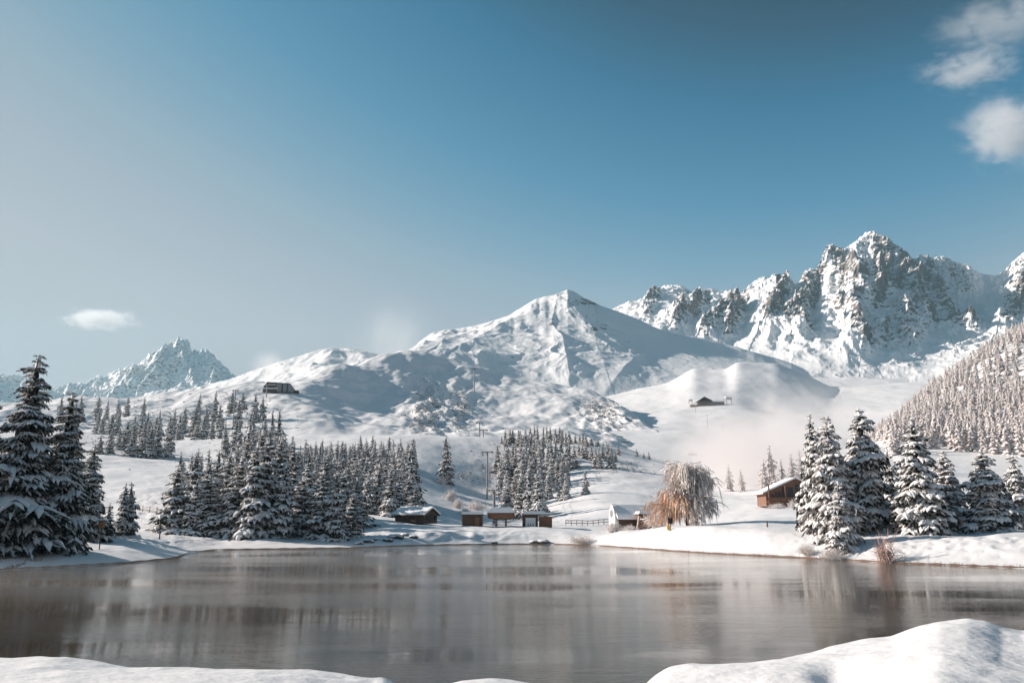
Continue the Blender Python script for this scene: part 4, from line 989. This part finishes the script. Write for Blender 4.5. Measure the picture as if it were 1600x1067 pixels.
# reeds and twigs along the water line
m = MB(); rng = np.random.default_rng(9)
for _ in range(1500):
    px_ = rng.uniform(985, 1640) if rng.random() < .8 else rng.uniform(0, 985)
    if rng.random() > .5+.5*math.sin(px_/11)*math.sin(px_/37+1): continue
    D_ = float(np.interp(px_, _px, _sd)) + rng.uniform(-.1, .45); x_ = float(P(px_, 860, D_)[0]); h_ = rng.uniform(.08, .45 if px_ > 985 else .25); t_ = rng.normal(0, .12, 2)
    m.add([(x_-.02, D_, -.05), (x_+.02, D_, -.05), (x_+t_[0]*h_*3, D_+t_[1], h_)], [(0, 1, 2, 2)])
tag(m.build('shore_reeds', M_reed), 'dry reed stubble along the water line', 'reeds', kind='stuff')
# dark strip of wet earth under the bank
m = MB(); q = [p for p in zip(_px, _sd) if -200 < p[0] < 1900]
V = []
for p_, d_ in q:
    for dd, zz in ((-.15, -.05), (.05, .13), (.35, .14)): V.append((float(P(p_, 860, d_)[0])*(1+dd/d_), d_+dd, zz + .03*math.sin(p_*.7)))
n_ = len(q); m.add(V, [(i*3+j, i*3+3+j, i*3+4+j, i*3+1+j) for i in range(n_-1) for j in range(2)])
tag(m.build('wet_bank_edge', M_reed), kind='structure')
# rocks on the far shore
def rock(px, D, s, label, group='dark rocks on the far shore'):
    l = at(px, D, ('snowy_ground',)); rng = np.random.default_rng(int(px*3)); m = MB(); nu, nv = 12, 7; V = []
    for j in range(nv):
        t = PI*j/(nv-1)
        for i in range(nu):
            a = 2*PI*i/nu; r_ = 1+.35*float(noise2(np.array([math.cos(a)*1.3+px]), np.array([math.sin(a)*1.3+t]), 3)[0])
            V.append((s*1.6*math.sin(t)*math.cos(a)*r_, s*math.sin(t)*math.sin(a)*r_, s*.6*math.cos(t)*r_))
    m.add(V, [(j*nu+i, j*nu+(i+1) % nu, (j+1)*nu+(i+1) % nu, (j+1)*nu+i) for j in range(nv-1) for i in range(nu)])
    o = m.build('shore_rock', M_rockm, None, True); o.location = l + Vector((0, 0, .1)); tag(o, label, 'rock', group)
    m = MB(); m.add([(v[0]*.95, v[1]*.95, v[2]*.8+s*.22) for v in V], [(j*nu+i, j*nu+(i+1) % nu, (j+1)*nu+(i+1) % nu, (j+1)*nu+i) for j in range(nv-1) for i in range(nu)]); m.build('snow_cap', M_rsnow, o, True)
for i, (px_, s_) in enumerate([(560,.5),(574,.7),(588,.45),(604,.6),(618,.8),(634,.6),(646,.45)]):
    rock(px_, float(np.interp(px_, _px, _sd))+3.5+(i % 3), s_, '%s dark half-snowed rock from the left on the shore below the log cabin' % ORD[i])
for i, (px_, s_) in enumerate([(835,.5),(850,.7),(772,.35)]):
    rock(px_, float(np.interp(px_, _px, _sd))+.6, s_, ['small dark rock at the far water line', 'largest dark rock at the far water line left of the snowy hollow', 'tiny rock at the far water line below the chairlift station'][i], 'rocks at the far water line')
# fallen branch at the left shore
c = P(28, 880, 66); m = MB(); rng = np.random.default_rng(12); g = at(26, 66.5, ('snowy_ground',))
m.tube([(-.7, 0, 0), (0, 0, .18), (.6, .1, .5)], [.05, .04, .015], 5)
for _ in range(26):
    t = rng.uniform(0, 1); p0 = np.array([-.7+1.3*t, 0, .05+.4*t]); e = rng.normal(0, .22, 3); e[2] = abs(e[2])*.8; m.tube([p0, p0+e*.5, p0+e], [.03, .03, .008], 4)
o = m.build('fallen_branch', M_needle); o.location = g; tag(o, 'dark fallen branch lying on the snow at the left water edge', 'branch')

# ------------------------------------------------------------ clouds and mist
def vol_blob(name, centre, radii, dens, label, cat, nscale, lo=.42, hi=.68, colr=(1, 1, 1), seed=0.0, aniso=.3, kind='stuff', step=None):
    m = bpy.data.materials.new(name); m.use_nodes = True; n, l = m.node_tree.nodes, m.node_tree.links
    n.remove(n['Principled BSDF']); v = n.new('ShaderNodeVolumePrincipled'); l.new(v.outputs[0], n['Material Output'].inputs['Volume'])
    v.inputs['Color'].default_value = (*colr, 1); v.inputs['Anisotropy'].default_value = aniso
    tc = N(n, 'ShaderNodeTexCoord'); ln = N(n, 'ShaderNodeVectorMath', operation='LENGTH'); l.new(tc.outputs['Object'], ln.inputs[0])
    fall = N(n, 'ShaderNodeMapRange'); fall.interpolation_type = 'SMOOTHSTEP'; l.new(ln.outputs['Value'], fall.inputs['Value'])
    for kk, vv in (('From Min', 1.0), ('From Max', .15), ('To Min', 0), ('To Max', 1)): fall.inputs[kk].default_value = vv
    mp = N(n, 'ShaderNodeMapping'); mp.inputs['Location'].default_value = (seed, seed*.7, 0); mp.inputs['Scale'].default_value = nscale; l.new(tc.outputs['Object'], mp.inputs[0])
    t = N(n, 'ShaderNodeTexNoise'); t.inputs['Scale'].default_value = 1; t.inputs['Detail'].default_value = 7; t.inputs['Roughness'].default_value = .66; t.inputs['Distortion'].default_value = .6; l.new(mp.outputs[0], t.inputs['Vector'])
    sm = N(n, 'ShaderNodeMath', operation='MULTIPLY_ADD'); l.new(fall.outputs[0], sm.inputs[0]); sm.inputs[1].default_value = .25; l.new(t.outputs[0], sm.inputs[2])
    mr = N(n, 'ShaderNodeMapRange'); mr.interpolation_type = 'SMOOTHSTEP'; l.new(sm.outputs[0], mr.inputs['Value']); mr.inputs['From Min'].default_value = lo; mr.inputs['From Max'].default_value = hi
    m.cycles.volume_step_rate = .45
    mu = N(n, 'ShaderNodeMath', operation='MULTIPLY'); l.new(mr.outputs[0], mu.inputs[0]); l.new(fall.outputs[0], mu.inputs[1])
    m2 = N(n, 'ShaderNodeMath', operation='MULTIPLY'); l.new(mu.outputs[0], m2.inputs[0]); m2.inputs[1].default_value = dens; l.new(m2.outputs[0], v.inputs['Density'])
    nu, nv = 24, 12; V = [(math.sin(PI*j/nv)*math.cos(2*PI*i/nu), math.sin(PI*j/nv)*math.sin(2*PI*i/nu), math.cos(PI*j/nv)) for j in range(nv+1) for i in range(nu)]
    Q = [(j*nu+i, (j+1)*nu+i, (j+1)*nu+(i+1) % nu, j*nu+(i+1) % nu) for j in range(nv) for i in range(nu)]
    mbb = MB(); mbb.add(V, Q); o = mbb.build(name, m, None, True); o.location = centre; o.scale = radii; tag(o, label, cat, kind=kind); return o
def vp(px, py, D): return tuple(float(v) for v in P(px, py, D))
def cl(px, py, D, wpx, hpx, dens, label, ns, seed, dep=None, **kw):
    k = D/F; return vol_blob('cloud', vp(px, py, D), (wpx*k, (dep or wpx*.7)*k, hpx*k), dens, label, 'cloud', ns, seed=seed, **kw)
cl(158, 500, 9000, 85, 24, .006, 'small flat white cloud above the far left peaks', (3.4, 3.4, 1.8), 1.3, lo=.575, hi=.72)
cl(1580, 205, 9000, 125, 95, .0045, 'ragged white cloud at the right edge of the sky', (2.3, 2.3, 2.9), 4.1, lo=.555, hi=.80)
cl(1515, 108, 9000, 130, 46, .0035, 'thin torn cloud above the ragged one at the upper right', (3.4, 3.4, 2.4), 7.7, lo=.575, hi=.84)
cl(1560, 35, 9000, 170, 70, .0016, 'faint wisp of cloud in the upper right corner', (3.0, 3.0, 2.4), 2.9, lo=.56, hi=.85)
vol_blob('mist', vp(1160, 715, 320), (44, 80, 30), .042, 'low mist drifting over the slope left of the chalet', 'mist', (1.8, 1.8, 1.8), seed=3, lo=.50, hi=.72, colr=(1, .97, .96))
vol_blob('mist', vp(1240, 655, 600), (120, 160, 40), .0045, 'thin mist veiling the open bowl and the foot of the forest', 'mist', (1.5, 1.5, 1.5), seed=6, lo=.48, hi=.75, colr=(1, .97, .96))
vol_blob('blowing_snow', vp(615, 535, 1450), (110, 150, 110), .0045, 'plume of blowing snow over the ridge left of the central mountain', 'snow plume', (1.3, 1.3, .8), seed=9, lo=.35, hi=1.0)
vol_blob('blowing_snow', vp(420, 572, 900), (28, 40, 26), .014, 'small snow plume behind the hilltop lift station', 'snow plume', (1.3, 1.3, .9), seed=12, lo=.35, hi=.95)
#OBJ>>

# ------------------------------------------------------------ air
def box_obj(name, lo, hi, mat):
    V = [(x, y, z) for z in (lo[2], hi[2]) for y in (lo[1], hi[1]) for x in (lo[0], hi[0])]
    Fc = [(0,2,3,1),(4,5,7,6),(0,1,5,4),(2,6,7,3),(0,4,6,2),(1,3,7,5)]
    o = link(name, mesh_np(name, V, Fc, mat, smooth=False)); return o
def mat_volume(name, dens, colr=(1,1,1), aniso=0.3):
    m = bpy.data.materials.new(name); m.use_nodes = True; n, l = m.node_tree.nodes, m.node_tree.links
    n.remove(n['Principled BSDF']); v = n.new('ShaderNodeVolumePrincipled')
    v.inputs['Color'].default_value = (*colr, 1); v.inputs['Density'].default_value = dens; v.inputs['Anisotropy'].default_value = aniso
    l.new(v.outputs[0], n['Material Output'].inputs['Volume']); return m, n, l, v
m_l = mat_volume('lake_mist', .0042, (1, .97, .95), .3)[0]
lm = box_obj('lake_mist', (-75, 38, .05), (85, 108, 1.1), m_l); tag(lm, 'thin layer of mist lying on the far half of the lake', 'mist', kind='stuff')
hz = box_obj('haze', (-9000, -500, -30), (9000, 7600, 1790), mat_volume('haze', 4.0e-5, (.56,.88,1.0), .25)[0])
tag(hz, kind='stuff')
